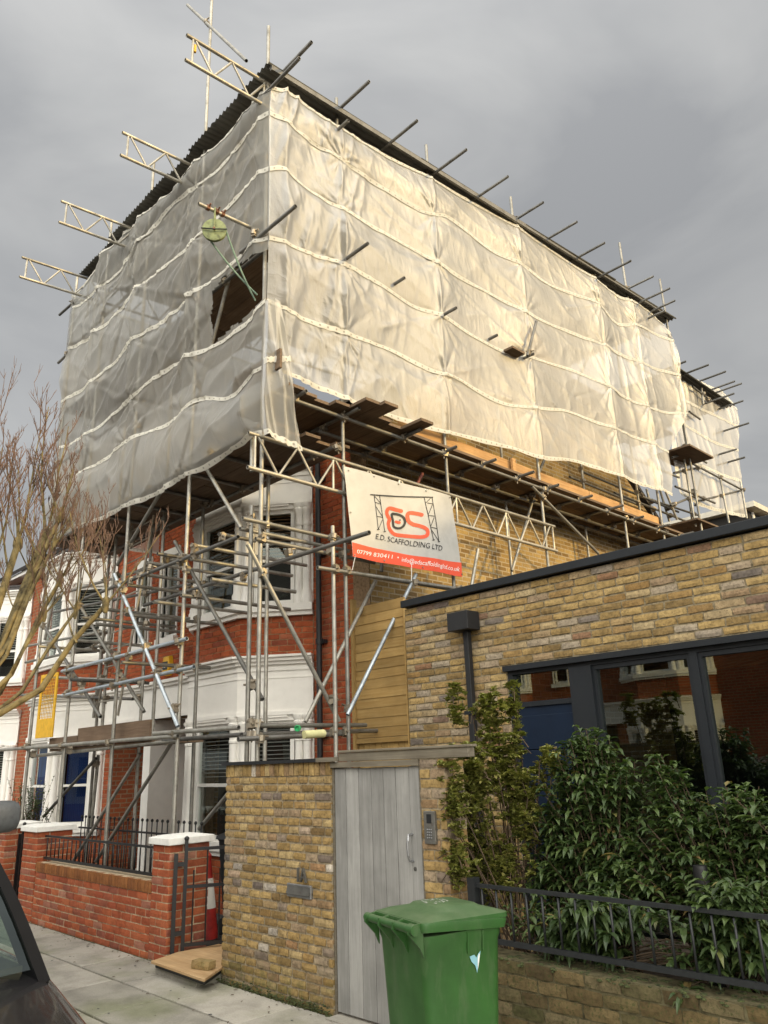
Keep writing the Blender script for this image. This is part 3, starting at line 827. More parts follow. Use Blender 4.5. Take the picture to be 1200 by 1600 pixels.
def put_house_bricks(lst, parent, root, limit):
    mw = Matrix.Translation(root.location) @ Matrix.Diagonal((root.scale.x, 1, 1, 1))
    vr = brick_variants('red', .04)
    def score(b):
        x, y, k = proj(mw @ b[0])
        if k < .1 or x < -10 or x > 600 or y < 680 or y > 1330: return 0
        return b[2][0] / (k * k)
    lst = sorted(lst, key=score, reverse=True); nn = min(limit, sum(1 for b in lst if score(b) > 0))
    for i, (c, rz, s) in enumerate(lst[:nn]): place('brick', vr[i % len(vr)], parent, c, rz, s)
    rest = lst[nn:]
    if rest:
        V = []; Fc = []; k = 0
        base = [np.array([v.co for v in me.vertices]) for me in vr]; faces = [[tuple(p.vertices) for p in me.polygons] for me in vr]
        for i, (c, rz, s) in enumerate(rest):
            a = base[i % len(vr)] * np.array(s); cs, sn = math.cos(rz), math.sin(rz)
            V.append(np.stack([a[:, 0] * cs - a[:, 1] * sn + c[0], a[:, 0] * sn + a[:, 1] * cs + c[1], a[:, 2] + c[2]], 1))
            Fc += [tuple(q + k for q in f) for f in faces[i % len(vr)]]; k += len(a)
        me = bpy.data.meshes.new('brickwork'); me.from_pydata(np.concatenate(V).tolist(), [], Fc); me.materials.append(M['red']); me.update()
        o = bpy.data.objects.new('brickwork', me); COL.objects.link(o); o.parent = parent; o['kind'] = 'stuff'

HX, HY = -7.37, 6.6
h1 = thing('terraced_house', 'red brick corner house with white double bay behind the scaffolding', 'house', (HX, HY, 0), 'terraced houses on this side of the street')
build_house(h1, True, True, blinds=[[('slat_dark', 1.7), ('slat_dark', 1.62), ('slat_dark', 1.0)], [('slat_wood', 4.6), ('slat_wood', 4.55), ('slat_wood', 4.6)]])
h2 = thing('terraced_house', 'red brick house with blue curtains in its white ground floor bay', 'house', (HX - 10.66, HY, 0), 'terraced houses on this side of the street')
h2.scale.x = -1
build_house(h2, True, True, curtains=['blue_curtain'] * 3, blinds=[[None] * 3, [('slat_pale', 4.2)] * 3])
h3 = thing('terraced_house', 'white bayed house third from the corner, half hidden by the bare tree', 'house', (HX - 10.66, HY, 0), 'terraced houses on this side of the street')
build_house(h3, False, True, blinds=[[('slat_pale', 1.5)] * 3, [('slat_pale', 4.4)] * 3])
def house_copy(src, X, Y, sx, label, rot=0.0, group='terraced houses on this side of the street'):
    c = copy_tree(src); c.location = (X, Y, 0); c.scale.x = sx; c.rotation_euler.z = rot; c['label'] = label; c['group'] = group
    LOCAL.add(c.name); return c
house_copy(h3, HX - 21.32, HY, -1, 'terraced house fourth from the corner, at the left edge behind the tree')
house_copy(h3, HX - 21.32, HY, 1, 'terraced house fifth from the corner, farthest along the row')
# houses over the road (seen mirrored in the big windows) and an unseen row added at the right to shade the street
og = 'houses across the street'
for i, (x, sx, lb) in enumerate(((-19.0, 1, 'brick house across the street mirrored at the left of the dark window'), (-8.34, -1, 'brick house across the street mirrored in the middle of the dark window'),
                                 (-8.34, 1, 'brick house across the street mirrored in the right hand pane'), (2.32, -1, 'brick house across the street opposite the green bin'))):
    house_copy(h3, x, -9.2, sx, lb, math.pi, og)
for i, (x, sx) in enumerate(((9.8, 1), (9.8, -1), (20.46, 1), (20.46, -1))):
    c = house_copy(h3, x, 6.0, sx, ('first', 'second', 'third', 'fourth')[i] + ' added unseen terraced house shading the street, right of the single storey brick house')
    c.scale.z = .78  # added row lowered so its shade stays at street level

# downpipe and cable on the corner house front
dp = thing('rainwater_downpipe', 'black downpipe on red brick between the white bay and the house corner', 'downpipe', (-7.98, 6.52, 0))
q = MB(); q.tube((-7.98, 6.52, .1), (-7.98, 6.52, 6.3), .038, 12); q.build('pipe', 'black_plastic', dp, True)
for z in (.9, 2.1, 3.3, 4.5, 5.6):
    q = MB(); q.tube((-7.98, 6.52, z), (-7.98, 6.52, z + .07), .05, 12); q.box(-8.06, -7.90, 6.53, 6.60, z + .01, z + .06); q.build('pipe_clip', 'black_plastic', dp)
ab = thing('alarm_box', 'yellow burglar alarm box on red brick above the porch', 'alarm box', (-12.1, 6.56, 3.45))
q = MB(); F = Fr((-12.1, 6.6, 3.46), (1, 0, 0))
pts = [(-.09, .17), (.09, .17), (.15, 0), (.09, -.17), (-.09, -.17), (-.15, 0)]
q.add([F.p(a, .0, b) for a, b in pts] + [F.p(a * .9, .08, b * .9) for a, b in pts], [tuple(range(5, -1, -1)), tuple(range(6, 12))] + [(i, (i + 1) % 6, (i + 1) % 6 + 6, i + 6) for i in range(6)])
ao = q.build('case', 'yellow', ab, bevel=.01)
q = MB(); q.fbox(F, -.10, .07, .082, .085, -.07, .07); q.build('badge', 'print_black', ab)
vs, fs = text_outline('ADT', .085); q = MB(); q.add([F.p(-.095 + a, .0865, -.03 + b) for a, b in vs], fs); q.build('lettering', 'print_white', ab)
# ------------------------------------------------------------------ front boundary walls
rg = random.Random(21)
# red brick garden wall of the corner house, with two capped piers
gw = thing('garden_wall', 'low red brick garden wall with two white capped piers and soldier coping', 'garden wall', (-9.3, YB, 0))
RC = 1.02 / 13
def pier(parent, x0, x1, y0, y1, h, mat='red_wall', mort='mortar_pale', capmat='white_cap', bl=.215, limit=0):
    p = MB(); p.box(x0 + .0085, x1 - .0085, y0 + .0085, y1 - .0085, -.1, h); o = p.build('pier', mort, parent)
    l = []
    for a, b in (((x0, y0), (x1, y0)), ((x1, y0), (x1, y1)), ((x1, y1), (x0, y1)), ((x0, y1), (x0, y0))):
        f = fr2(a, b); ang = math.atan2(f.u.y, f.u.x)
        n = round(h / RC)
        for r in range(n):
            za = r * h / n; zm = za + h / n / 2
            even = (r % 2 == 0) ^ (abs(f.u.x) > .5)
            L = f.len
            cuts = [0, L] if L < .24 and even else ([0, L * .66, L] if even else [0, L * .34, L])
            for c0, c1 in zip(cuts, cuts[1:]):
                l.append((f.p((c0 + c1) / 2, rg.uniform(-.002, .002), zm), ang, (c1 - c0 - .012, .04, h / n - .012)))
    put_bricks(l, o, mat, 300, .05)
    c = MB(); e = .035
    c.add([(x0 - e, y0 - e, h), (x1 + e, y0 - e, h), (x1 + e, y1 + e, h), (x0 - e, y1 + e, h), (x0 - e, y0 - e, h + .065), (x1 + e, y0 - e, h + .065), (x1 + e, y1 + e, h + .065), (x0 - e, y1 + e, h + .065),
           (x0 + .06, y0 + .08, h + .085), (x1 - .06, y0 + .08, h + .085), (x1 - .06, y1 - .08, h + .085), (x0 + .06, y1 - .08, h + .085)],
          [(0, 3, 2, 1), (0, 1, 5, 4), (1, 2, 6, 5), (2, 3, 7, 6), (3, 0, 4, 7), (4, 5, 9, 8), (5, 6, 10, 9), (6, 7, 11, 10), (7, 4, 8, 11), (8, 9, 10, 11)])
    c.build('pier_cap', capmat, parent, bevel=.006)
pier(gw, -7.93, -7.58, YB - .012, 4.70, 1.06)
pier(gw, -11.52, -11.02, YB - .012, 4.70, 1.06)
Fw = Fr((-11.02, YB, 0), (1, 0, 0)); LW = 3.09
w = MB(); w.fbox(Fw, 0, LW, -.215, -.0095, -.1, .70); wall_o = w.build('wall', 'mortar_pale', gw)
put_bricks(lay(Fw, 0, LW, -.02, .59, RC, .222, (), gap=.012, jit=.02, rg=rg), wall_o, 'red_wall', 300, .05)
sold = []
n = 41
for i in range(n): sold.append((Fw.p(LW * (i + .5) / n, .010, .646), 0, (LW / n - .008, .06, .108)))
put_bricks(sold, wall_o, 'brown_brick', 300, .03)
gw2 = thing('garden_wall', 'red brick garden wall of the house with blue curtains, cut by the left edge', 'garden wall', (-14, YB, 0))
F2 = Fr((-16.6, YB, 0), (1, 0, 0))
w = MB(); w.fbox(F2, 0, 4.0, -.215, -.012, -.1, .70); wo2 = w.build('wall', 'mortar_pale', gw2)
put_bricks(lay(F2, 0, 4.0, -.02, .70, RC, .222, (), gap=.011, jit=.02, rg=rg), wo2, 'red_wall', 120, .05)
pier(gw2, -12.6, -12.2, YB - .012, 4.70, 1.06)

def railing(name, label, x0, x1, y, z0, z1, mat, spacing=.11, r=.008, finial=True, post=True, ztilt=0.0, group=None, flat_top=False):
    t = thing(name, label, 'railing', ((x0 + x1) / 2, y, 0), group)
    q = MB(); q.box(x0, x1, y - .012, y + .012, z0, z0 + .03); q.build('rail', mat, t)
    q = MB(); q.box(x0, x1, y - .014, y + .014, z1 - .022, z1); q.build('rail', mat, t)
    zt = z1 - .031 if flat_top else z1 + .12
    b = MB(); b.tube((0, 0, z0 + .031), (0, 0, zt), r, 8)
    if finial: b.lathe((0, 0, zt), [(r, 0), (.016, .008), (.020, .022), (.014, .036), (.003, .042)], 8)
    bm_ = b.mesh('baluster', mat, True)
    n = int((x1 - x0) / spacing)
    for i in range(n):
        place('baluster', bm_, t, (x0 + (x1 - x0) * (i + .5) / n, y, 0))
    return t
railing('iron_railing', 'black iron railing on top of the low red brick wall', -11.0, -7.95, YB + .09, .73, 1.02, 'black_iron', .125, finial=False, flat_top=True)
railing('iron_railing', 'taller black ball topped railing dividing the front gardens, behind the scaffold poles', -12.1, -8.6, 5.25, .25, 1.02, 'black_iron', .13)
# garden gate standing open and its neighbour
def iron_gate(label, a, b, z0, z1):
    a = Vector((*a, 0)); b = Vector((*b, 0)); t = thing('iron_gate', label, 'gate', a)
    F = Fr(a, b - a); L = (b - a).length
    for u in (0.0, L - .03):
        q = MB(); q.fbox(F, u, u + .035, -.018, .018, z0 - .04, z1 + .10); q.lathe(F.p(u + .017, 0, z1 + .10), [(.02, 0), (.026, .015), (.022, .03), (.005, .04)], 8); q.build('stile', 'black_iron', t)
    for z in (z0, z0 + (z1 - z0) * .60, z1):
        q = MB(); q.fbox(F, .035, L - .03, -.012, .012, z, z + .03); q.build('rail', 'black_iron', t)
    n = 7
    for i in range(n):
        u = .035 + (L - .065) * (i + .5) / n
        q = MB(); q.tube(F.p(u, 0, z0 + .03), F.p(u, 0, z1 - (.0 if i % 2 else .18)), .008, 8); q.build('bar', 'black_iron', t)
    q = MB(); q.fbox(F, -.10, -.06, -.03, .03, .0, z1 - .02); q.build('gate_post', 'black_iron', t)
    q = MB(); q.fbox(F, -.06, 0, -.01, .01, z0 + .1, z0 + .14); q.fbox(F, -.06, 0, -.01, .01, z1 - .14, z1 - .1); q.build('hinge', 'black_iron', t)
iron_gate('black iron garden gate standing open beside the right hand red brick pier', (-7.50, 4.36), (-7.02, 5.20), .14, 1.0)
iron_gate('black iron garden gate between red piers at the left edge', (-12.12, 4.45), (-11.58, 4.47), .10, 1.0)

# plywood over the threshold
pt = thing('plywood_sheet', 'worn plywood sheet laid over the gateway step', 'plywood', (-6.9, 4.1, 0))
P = [onZ(243, 1505, .115), onZ(321, 1535, .115), onZ(352, 1520, .115)]
q = MB(); poly = [(-7.33, 3.96), (-6.36, 3.93), (-6.60, 4.26), (-6.60, 4.75), (-7.42, 4.75), (-7.45, 4.30)]
q.prism(poly, .092, .114); q.build('board', 'ply', pt, bevel=.003)
q = MB(); q.prism([(-7.30, 3.99), (-6.40, 3.96), (-6.62, 4.26), (-7.42, 4.28)], .06, .0915); q.build('rubber_mat', 'black_plastic', pt)
sp_ = thing('step', 'mossy stone step under the plywood at the gateway', 'step', (-6.95, 4.2, 0))
q = MB(); q.box(-7.36, -6.63, 4.02, 4.9, -.1, .058); q.build('stone', 'slab', sp_, bevel=.01)
tag(place('brick', brick_variants('stock')[0], None, (-6.66, 4.06, .15), .25, (.21, .10, .065)), 'loose yellow brick lying on the plywood by the wall', 'brick')

# stock brick boundary wall of 1A
bw = thing('boundary_wall', 'tall yellow stock brick wall with 1A and a letter slot, left of the grey gate', 'wall', (-5.85, YB, 0))
XA0, XA1 = -6.62, -5.075
FA = Fr((XA0, YB, 0), (1, 0, 0)); LA = XA1 - XA0
w = MB(); w.fbox(FA, .012, LA - .01, -.22, -.014, -.1, 1.80); bo = w.build('wall', 'mortar', bw)
lst = lay(FA, 0, LA, -.02, 1.70, .0672, .168, ((.985, 1.30, .79, .85),), gap=.0175, jit=.26, rg=rg, depth=.05)
FE = Fr((XA0, YB + .23, 0), (0, -1, 0))
lst += lay(FE, 0, .22, -.02, 1.70, .0672, .2, (), gap=.011, jit=.1, rg=rg)
put_bricks(lst, bo, 'stock', 300, .09)
sold = []
n = 22
for i in range(n): sold.append((FA.p(LA * (i + .5) / n, .004 + rg.uniform(-.003, .003), 1.755), 0, (LA / n - .009, .06, .105)))
put_bricks(sold, bo, 'stock', 300, .09)
q = MB(); q.box(XA0 - .03, -5.22, YB - .03, YB + .25, 1.806, 1.835); q.build('flashing', 'black_plastic', bw)
q = MB(); q.box(-5.22, -4.98, YB - .035, YB + .25, 1.806, 1.84); q.build('coping_timber', 'grey_beam', bw)
# moss along the foot
mo = MB(); r3 = random.Random(4)
for i in range(420):
    x = XA0 + LA * r3.random(); h = abs(r3.gauss(0, .03)); s = r3.uniform(.005, .013)
    mo.lathe((x, YB - .012 - r3.random() * .02, h - .01), [(s, 0), (s * .8, s * .5), (s * .2, s * .7)], 6)
o = mo.build('moss', 'moss', None); tag(o, 'green moss along the foot of the boundary wall', 'moss', kind='stuff')
# number and letter slot
nm = thing('house_number', 'small dark metal 1A house number on stock brick', 'house number', (-5.43, YB, .9))
vs, fs = text_outline('1A', .14)
q = MB(); k = len(vs); FN = Fr((-5.505, YB + .0, .885), (1, 0, 0))
V2 = [FN.p(a * .85, .028, b * 1.12) for a, b in vs] + [FN.p(a * .85, .008, b * 1.12) for a, b in vs]
from collections import Counter
ec = Counter(); 
for f in fs:
    for a, b in zip(f, f[1:] + f[:1]): ec[(a, b)] += 1
side = [(a, b) for (a, b) in ec if (b, a) not in ec]
q.add(V2, list(fs) + [(b, a, a + k, b + k) for a, b in side]); q.build('digits', 'foil_dark' if 'foil_dark' in M else 'galv_dark', nm)
lp = thing('letter_slot', 'brushed steel letter slot in the stock brick wall under 1A', 'letter box', (-5.48, YB, .82))
FL = Fr((-5.635, YB, 0), (1, 0, 0))
q = MB(); q.fbox(FL, 0, .315, -.04, .012, .765, .865); q.build('plate', 'foil_grey', lp, bevel=.004)
q = MB(); q.add([FL.p(.012, .0145, .852), FL.p(.303, .0145, .852), FL.p(.303, .03, .79), FL.p(.012, .03, .79), FL.p(.012, .0125, .852), FL.p(.303, .0125, .852), FL.p(.303, .0125, .79), FL.p(.012, .0125, .79)], [(0, 3, 2, 1), (2, 3, 7, 6), (0, 1, 5, 4), (1, 2, 6, 5), (3, 0, 4, 7)]); q.build('flap', 'galv_dark', lp)

# grey timber gate
gt = thing('timber_gate', 'tall weathered grey plank gate behind the green bin', 'gate', (-4.6, YB, 0))
FG = Fr((-5.055, YB + .03, 0), (1, 0, 0)); LG = .95
xs = [0, .135, .285, .43, .565, .70, .845, LG]
for i, (a, b) in enumerate(zip(xs, xs[1:])):
    q = MB(); q.fbox(FG, a + .0025, b - .0025, -.03, rg.uniform(-.003, .003), .03, 1.752 + rg.uniform(-.003, .003)); q.build('plank', 'grey_wood', gt, bevel=.003)
q = MB(); q.fbox(FG, -.02, LG + .02, -.06, .03, 1.758, 1.80); q.build('head_rail', 'grey_beam', gt)
for c_ in ((LG + .004, LG + .03), (-.019, -.004)):
    q = MB(); q.fbox(FG, c_[0], c_[1], -.06, .008, 0, 1.756); q.build('door_frame', 'grey_beam', gt)
q = MB(); q.path([FG.p(LG - .09, .0, 1.29), FG.p(LG - .09, .04, 1.285), FG.p(LG - .09, .055, 1.25), FG.p(LG - .09, .06, 1.2), FG.p(LG - .09, .055, 1.15), FG.p(LG - .09, .04, 1.115), FG.p(LG - .09, .0, 1.11)], .009, 8); q.build('handle', 'foil_grey', gt, True)
q = MB(); q.lathe(FG.p(LG - .075, 0, 1.06), [(.014, 0), (.014, .006), (.004, .007)], 10, axis=(0, -1, 0)); q.build('lock', 'galv_dark', gt)
q = MB(); q.fbox(FG, 0, LG, -.5, .12, -.02, .012); o = q.build('threshold', 'slab', gt)
bm_ = thing('gate_beam', 'weathered grey timber beam across the top of the gate and brick pier', 'beam', (-4.5, YB, 1.8))
q = MB(); q.box(-4.97, -3.60, YB + .0, YB + .07, 1.803, 1.868); q.build('beam', 'grey_beam', bm_, bevel=.004)
q = MB(); q.box(-4.97, -3.59, YB - .012, YB + .09, 1.87, 1.888); q.build('capping', 'grey_beam', bm_, bevel=.004)

# brick pier with keypad, right of the gate, and dwarf wall with railing
bp = thing('brick_pier', 'yellow stock brick pier with entry keypad under the climber', 'pier', (-3.8, YB, 0))
FP = Fr((-4.08, YB, 0), (1, 0, 0)); LP = .25
w = MB(); w.fbox(FP, .004, LP - .012, -.22, -.012, -.1, 1.80); po = w.build('wall', 'mortar', bp)
l = lay(FP, 0, LP, -.02, 1.80, .0672, .2, (), gap=.012, jit=.18, rg=rg, depth=.05)
l += lay(Fr((-3.83, YB, 0), (0, 1, 0)), 0, .22, -.02, 1.80, .0672, .2, (), gap=.012, jit=.1, rg=rg)
put_bricks(l, po, 'stock', 300, .09)
kp = thing('entry_keypad', 'dark steel door entry keypad panel on the brick pier', 'keypad', (-3.99, YB, 1.34))
FK = Fr((-4.035, YB, 0), (1, 0, 0))
q = MB(); q.fbox(FK, 0, .105, -.02, .018, 1.235, 1.45); q.build('panel', 'galv_dark', kp, bevel=.004)
bt_ = MB(); bt_.lathe((0, 0, 0), [(.0055, 0), (.0055, .004), (.003, .005)], 8, axis=(0, -1, 0)); btm = bt_.mesh('button', 'foil_grey')
for i in range(4):
    for j in range(3): place('button', btm, kp, FK.p(.034 + j * .018, .018, 1.275 + i * .018))
q = MB(); q.fbox(FK, .03, .075, .018, .0195, 1.37, 1.43); q.build('speaker_grille', 'black_plastic', kp)
dw = thing('dwarf_wall', 'low mossy stock brick wall under the dark railing at the right', 'garden wall', (-1, YB, 0))
FD = Fr((-3.825, YB, 0), (1, 0, 0)); LD = 7.0
w = MB(); w.fbox(FD, .002, LD, -.22, -.012, -.1, .60); do = w.build('wall', 'mortar_mossy', dw)
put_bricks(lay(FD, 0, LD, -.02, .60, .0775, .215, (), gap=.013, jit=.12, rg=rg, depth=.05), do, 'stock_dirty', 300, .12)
mo = MB()
for i in range(900):
    x = -3.45 + 5.5 * r3.random(); y = YB + r3.uniform(-.012, .2); s = r3.uniform(.007, .022)
    mo.lathe((x, y, .595 - (.02 * r3.random() if y < YB + .01 else 0)), [(s, 0), (s * .8, s * .4), (s * .2, s * .55)], 6)
tag(mo.build('moss', 'moss'), 'moss cushions along the top of the low wall under the railing', 'moss', kind='stuff')
railing('steel_railing', 'dark grey flat topped steel railing in front of the evergreen shrubs', -3.66, 3.2, YB + .05, .665, 1.005, 'railing_grey', .118, .0075, False, flat_top=True)
q = MB(); q.box(-3.70, -3.64, YB + .02, YB + .08, .6, 1.04); o = q.build('end_post', 'railing_grey'); tag(o, 'dark steel end post of the railing beside the brick pier', 'post')

# ------------------------------------------------------------------ the single storey house 1A
ih = thing('infill_house', 'single storey modern stock brick house with dark coping and big dark windows', 'house', (-2, 6.1, 0))
Y1 = 6.1; X1L, X1R, Z1 = -5.97, 3.5, 3.40
F1 = Fr((X1L, Y1, 0), (1, 0, 0)); L1 = X1R - X1L
uw0 = -4.62 - X1L
holes = [(uw0, L1 - .5, .25, 2.615)]
w = MB(); slab(w, F1, 0, L1, 0, Z1, -.3, -.014, holes); w1 = w.build('front_wall', 'mortar_dark', ih)
put_bricks(lay(F1, 0, L1, 0, Z1 - .002, .0694, .225, holes, gap=.0155, jit=.14, rg=rg, depth=.05), w1, 'stock_new', 300, .10)
w = MB(); w.box(X1L, X1R, Y1 + .3, 16, 2.9, 3.38); w.box(X1L, X1L + .3, Y1 + .3, 16, 0, 2.9); w.box(X1R - .3, X1R, Y1 + .3, 16, 0, 2.9); w.build('body', 'stock_far', ih)
q = MB(); q.box(X1L - .004, X1R + .05, Y1 - .05, Y1 + .36, Z1 + .012, Z1 + .09); q.build('coping', 'anthracite', ih, bevel=.006)
q = MB(); q.box(X1L - .003, X1L + .3, Y1 + .37, 16, 3.39, Z1 + .085); q.build('coping', 'anthracite', ih, bevel=.006)
q = MB(); q.box(X1L + .31, X1R, Y1 + .37, 16, 3.382, 3.40); q.build('flat_roof', 'roof_tile', ih)
rm = MB(); rm.box(-4.6, 2.9, Y1 + 3.2, Y1 + 3.25, 0, 2.7); rm.box(-4.6, 2.9, Y1 + .3, Y1 + 3.2, .0, .05); rm.build('room', 'dark', ih)
def uX(x): return x - X1L
q = MB(); q.fbox(F1, uw0, L1 - .5, -.12, -.02, 2.54, 2.614); q.fbox(F1, uw0 - .02, L1 - .48, -.02, .035, 2.575, 2.625); q.build('head_frame', 'anthracite', ih)
def post(a, b, nm='mullion', n1=-.02): q_ = MB(); q_.fbox(F1, uX(a), uX(b), -.12, n1, .25, 2.54); return q_.build(nm, 'anthracite', ih)
post(-4.62, -4.565, 'jamb'); post(-3.93, -3.70, 'wide_mullion', -.005); post(-2.80, -2.735); post(-1.62, -1.555); post(-.44, -.375)
wn = MB(); wn.fbox(F1, uX(-4.565), uX(-3.93), -.115, -.03, 2.235, 2.28); wt = wn.build('window', 'anthracite', ih)
def pane(par, a, b, z0, z1, mt='glass_dark', n=-.07):
    q_ = MB(); q_.add([F1.p(uX(a), n, z0), F1.p(uX(b), n, z0), F1.p(uX(b), n, z1), F1.p(uX(a), n, z1)], [(0, 1, 2, 3)]); return q_.build('pane', mt, par)
pane(wt, -4.565, -3.93, 2.28, 2.54)
door = MB(); door.fbox(F1, uX(-4.565), uX(-3.93), -.10, -.05, .25, 2.235); dor = door.build('door', 'navy', ih)
zz = .3
while zz < 2.1:
    q = MB(); q.fbox(F1, uX(-4.555), uX(-3.94), -.05, -.035, zz, min(zz + .302, 2.225)); q.build('door_board', 'navy', dor, bevel=.004); zz += .31
for a, b in ((-3.70, -2.80), (-2.735, -1.62), (-1.555, -.44), (-.375, 2.9)):
    wf = MB(); fw_ = .03
    for c in ((a, a + fw_, .3, 2.54), (b - fw_, b, .3, 2.54)): wf.fbox(F1, uX(c[0]), uX(c[1]), -.11, -.035, c[2], c[3])
    wf.fbox(F1, uX(a + fw_), uX(b - fw_), -.11, -.035, .3, .34); wf.fbox(F1, uX(a + fw_), uX(b - fw_), -.11, -.035, 2.50, 2.54)
    wo_ = wf.build('window', 'anthracite', ih); pane(wo_, a + fw_, b - fw_, .34, 2.50)
hp = thing('rainwater_hopper', 'black square rainwater hopper with downpipe on the stock brick front', 'hopper', (-5.03, Y1, 2.0))
FH = Fr((-5.03, Y1, 0), (1, 0, 0))
q = MB(); q.fbox(FH, -.135, .135, .012, .20, 3.02, 3.205); q.build('hopper_head', 'black_plastic', hp, bevel=.004)
q = MB(); q.fbox(FH, -.031, .031, .03, .09, .3, 3.018); q.build('pipe', 'black_plastic', hp, bevel=.006)
for z in (2.2, 1.2):
    q = MB(); q.fbox(FH, -.065, .065, .005, .105, z, z + .035); q.build('bracket', 'anthracite', hp)

# timber fence filling the passage between the two houses
fn = thing('timber_fence', 'honey coloured horizontal board fence panel between the two houses', 'fence', (-6.7, 6.4, 0))
FF = Fr((-7.14, 6.42, 0), (1, 0, 0)); LF = .87
zz = 2.06; i = 0
bdm = [MB().fbox(Fr((0, 0, 0), (1, 0, 0)), 0, LF, -.012, .012, 0, .118).mesh('board', 'fence') for _ in range(1)]
while zz < 3.62:
    o = place('board', bdm[0], fn, FF.p(0, rg.uniform(-.002, .003), zz), 0, (1, 1, 1), rot=(R(-4), rg.uniform(-.004, .004), 0)); zz += .112
for i in range(9):
    q = MB(); q.fbox(FF, i * LF / 9 + .003, (i + 1) * LF / 9 - .003, -.03, -.012, .0, 2.03); q.build('lower_board', 'fence_v', fn)
q = MB(); q.fbox(FF, 0, LF, -.012, .03, 2.0, 2.055); q.build('rail', 'fence', fn)
q = MB(); q.fbox(FF, -.045, -.004, -.03, .045, 0, 3.75); q.build('batten', 'fence_v', fn)
q = MB(); q.fbox(FF, LF + .002, LF + .022, -.03, .035, 0, 3.60); q.build('batten', 'fence_v', fn)
# ------------------------------------------------------------------ scaffolding
scf = thing('scaffolding', 'tube and coupler scaffold wrapped round the corner house', 'scaffolding', (-8.5, 5.2, 0))
TUBES = []
TR = .0242
def T(name, a, b, mat='galv', r=TR, parent=None, c=True):
    a = Vector(a); b = Vector(b)
    q = MB(); q.tube(a, b, r, 12, bore=True); o = q.build(name, mat, parent or scf, True)
    if c: TUBES.append((a, b))
    return o
def board(x0, x1, y0, y1, z, mat, name='deck_board', parent=None, th=.038, bev=True):
    q = MB(); q.box(x0, x1, y0, y1, z, z + th); return q.build(name, mat, parent or scf)
YO, YI, XO, XI = 4.64, 5.52, -6.50, -7.15
def vpole(name, p, z0, z1, mat='galv'): return T(name, (p.x, p.y, z0), (p.x, p.y, z1), mat)
# standards, street side
B_ = onY(407, 850, YO); vpole('standard', B_, 0, onY(427, 33, YO).z)
A_ = onY(392, 850, YO - .02); vpole('standard', A_, 0, onY(392, 792, YO).z)
vpole('standard', onY(394, 700, YO), onY(394, 730, YO).z - .05, onY(394, 683, YO).z)
D_ = onY(287, 950, YO); vpole('standard', D_, 0, onY(331, -40, YO).z)
E_ = onY(194, 908, YO); vpole('standard', E_, 0, onY(241, 254, YO).z)
F_ = onY(121, 943, YO); vpole('standard', F_, 0, onY(175, 346, YO).z)
G_ = onY(70, 927, YO); vpole('standard', G_, 0, onY(123, 430, YO).z)
# inner row
for px in ((418, 850), (312, 935), (231, 935), (160, 1010)):
    p = onY(*px, YI); vpole('standard', p, 0, 5.45 if px[0] > 200 else 5.4)
for px in ((255, 840), (175, 930)):
    p = onY(*px, 5.3); vpole('standard', p, 2.1, 8.5)
# standards along the flank
SY = {}
for k, px, z0, ytop in (('a', (521, 900), 0, None), ('b', (537, 750), 0, (520, 150)), ('c', (694, 675), 3.41, (667, 228)), ('d', (839, 712), 3.41, (800, 310)), ('e', (966, 741), 3.41, (926, 430)), ('f', (1026, 764), 3.41, (968, 380)), ('g', (1076, 707), 3.41, (1029, 435))):
    p = onX(*px, XO); SY[k] = p.y
    vpole('standard', p, z0, onX(*ytop, XO).z if ytop else onX(521, 822, XO).z)
for px in ((795, 840), (917, 845)):
    p = onX(*px, XI + .02); vpole('standard', p, 3.41, 5.75)
for y_ in (7.5, 9.8, 12.3, 14.4): vpole('standard', Vector((XI, y_, 0)), 5.9, 10.5)
# ledgers along the street
def LY(p0, p1, Y=YO - .05, mat='galv', name='ledger'): return T(name, onY(*p0, Y), onY(*p1, Y), mat)
def LX(p0, p1, X=XO + .05, mat='galv', name='ledger'): return T(name, onX(*p0, X), onX(*p1, X), mat)
LY((133, 935), (372, 839), mat='galv_dark'); LY((225, 946), (577, 832), 4.98, 'galv_dark')
LY((97, 1049), (292, 998), mat='galv_new'); LY((98, 1087), (303, 1042), mat='galv_new')
LY((0, 1172), (278, 1150)); LY((56, 1181), (278, 1157), 4.8); LY((240, 1146), (373, 1137)); LY((255, 1157), (377, 1148), 4.8, 'galv_dark')
LY((40, 1010), (170, 985), 5.45); LY((30, 1086), (208, 1092), 5.4, 'galv_dark', 'transom')
LY((78, 1058), (180, 1063), 5.2, 'galv', 'transom')
# poles bundled at the corner, running back along the flank
LX((394, 1134), (572, 1133), -6.72); LX((378, 1148), (608, 1141), -6.80, 'galv_dark'); LX((372, 1155), (545, 1146), -6.6, 'galv_dark')
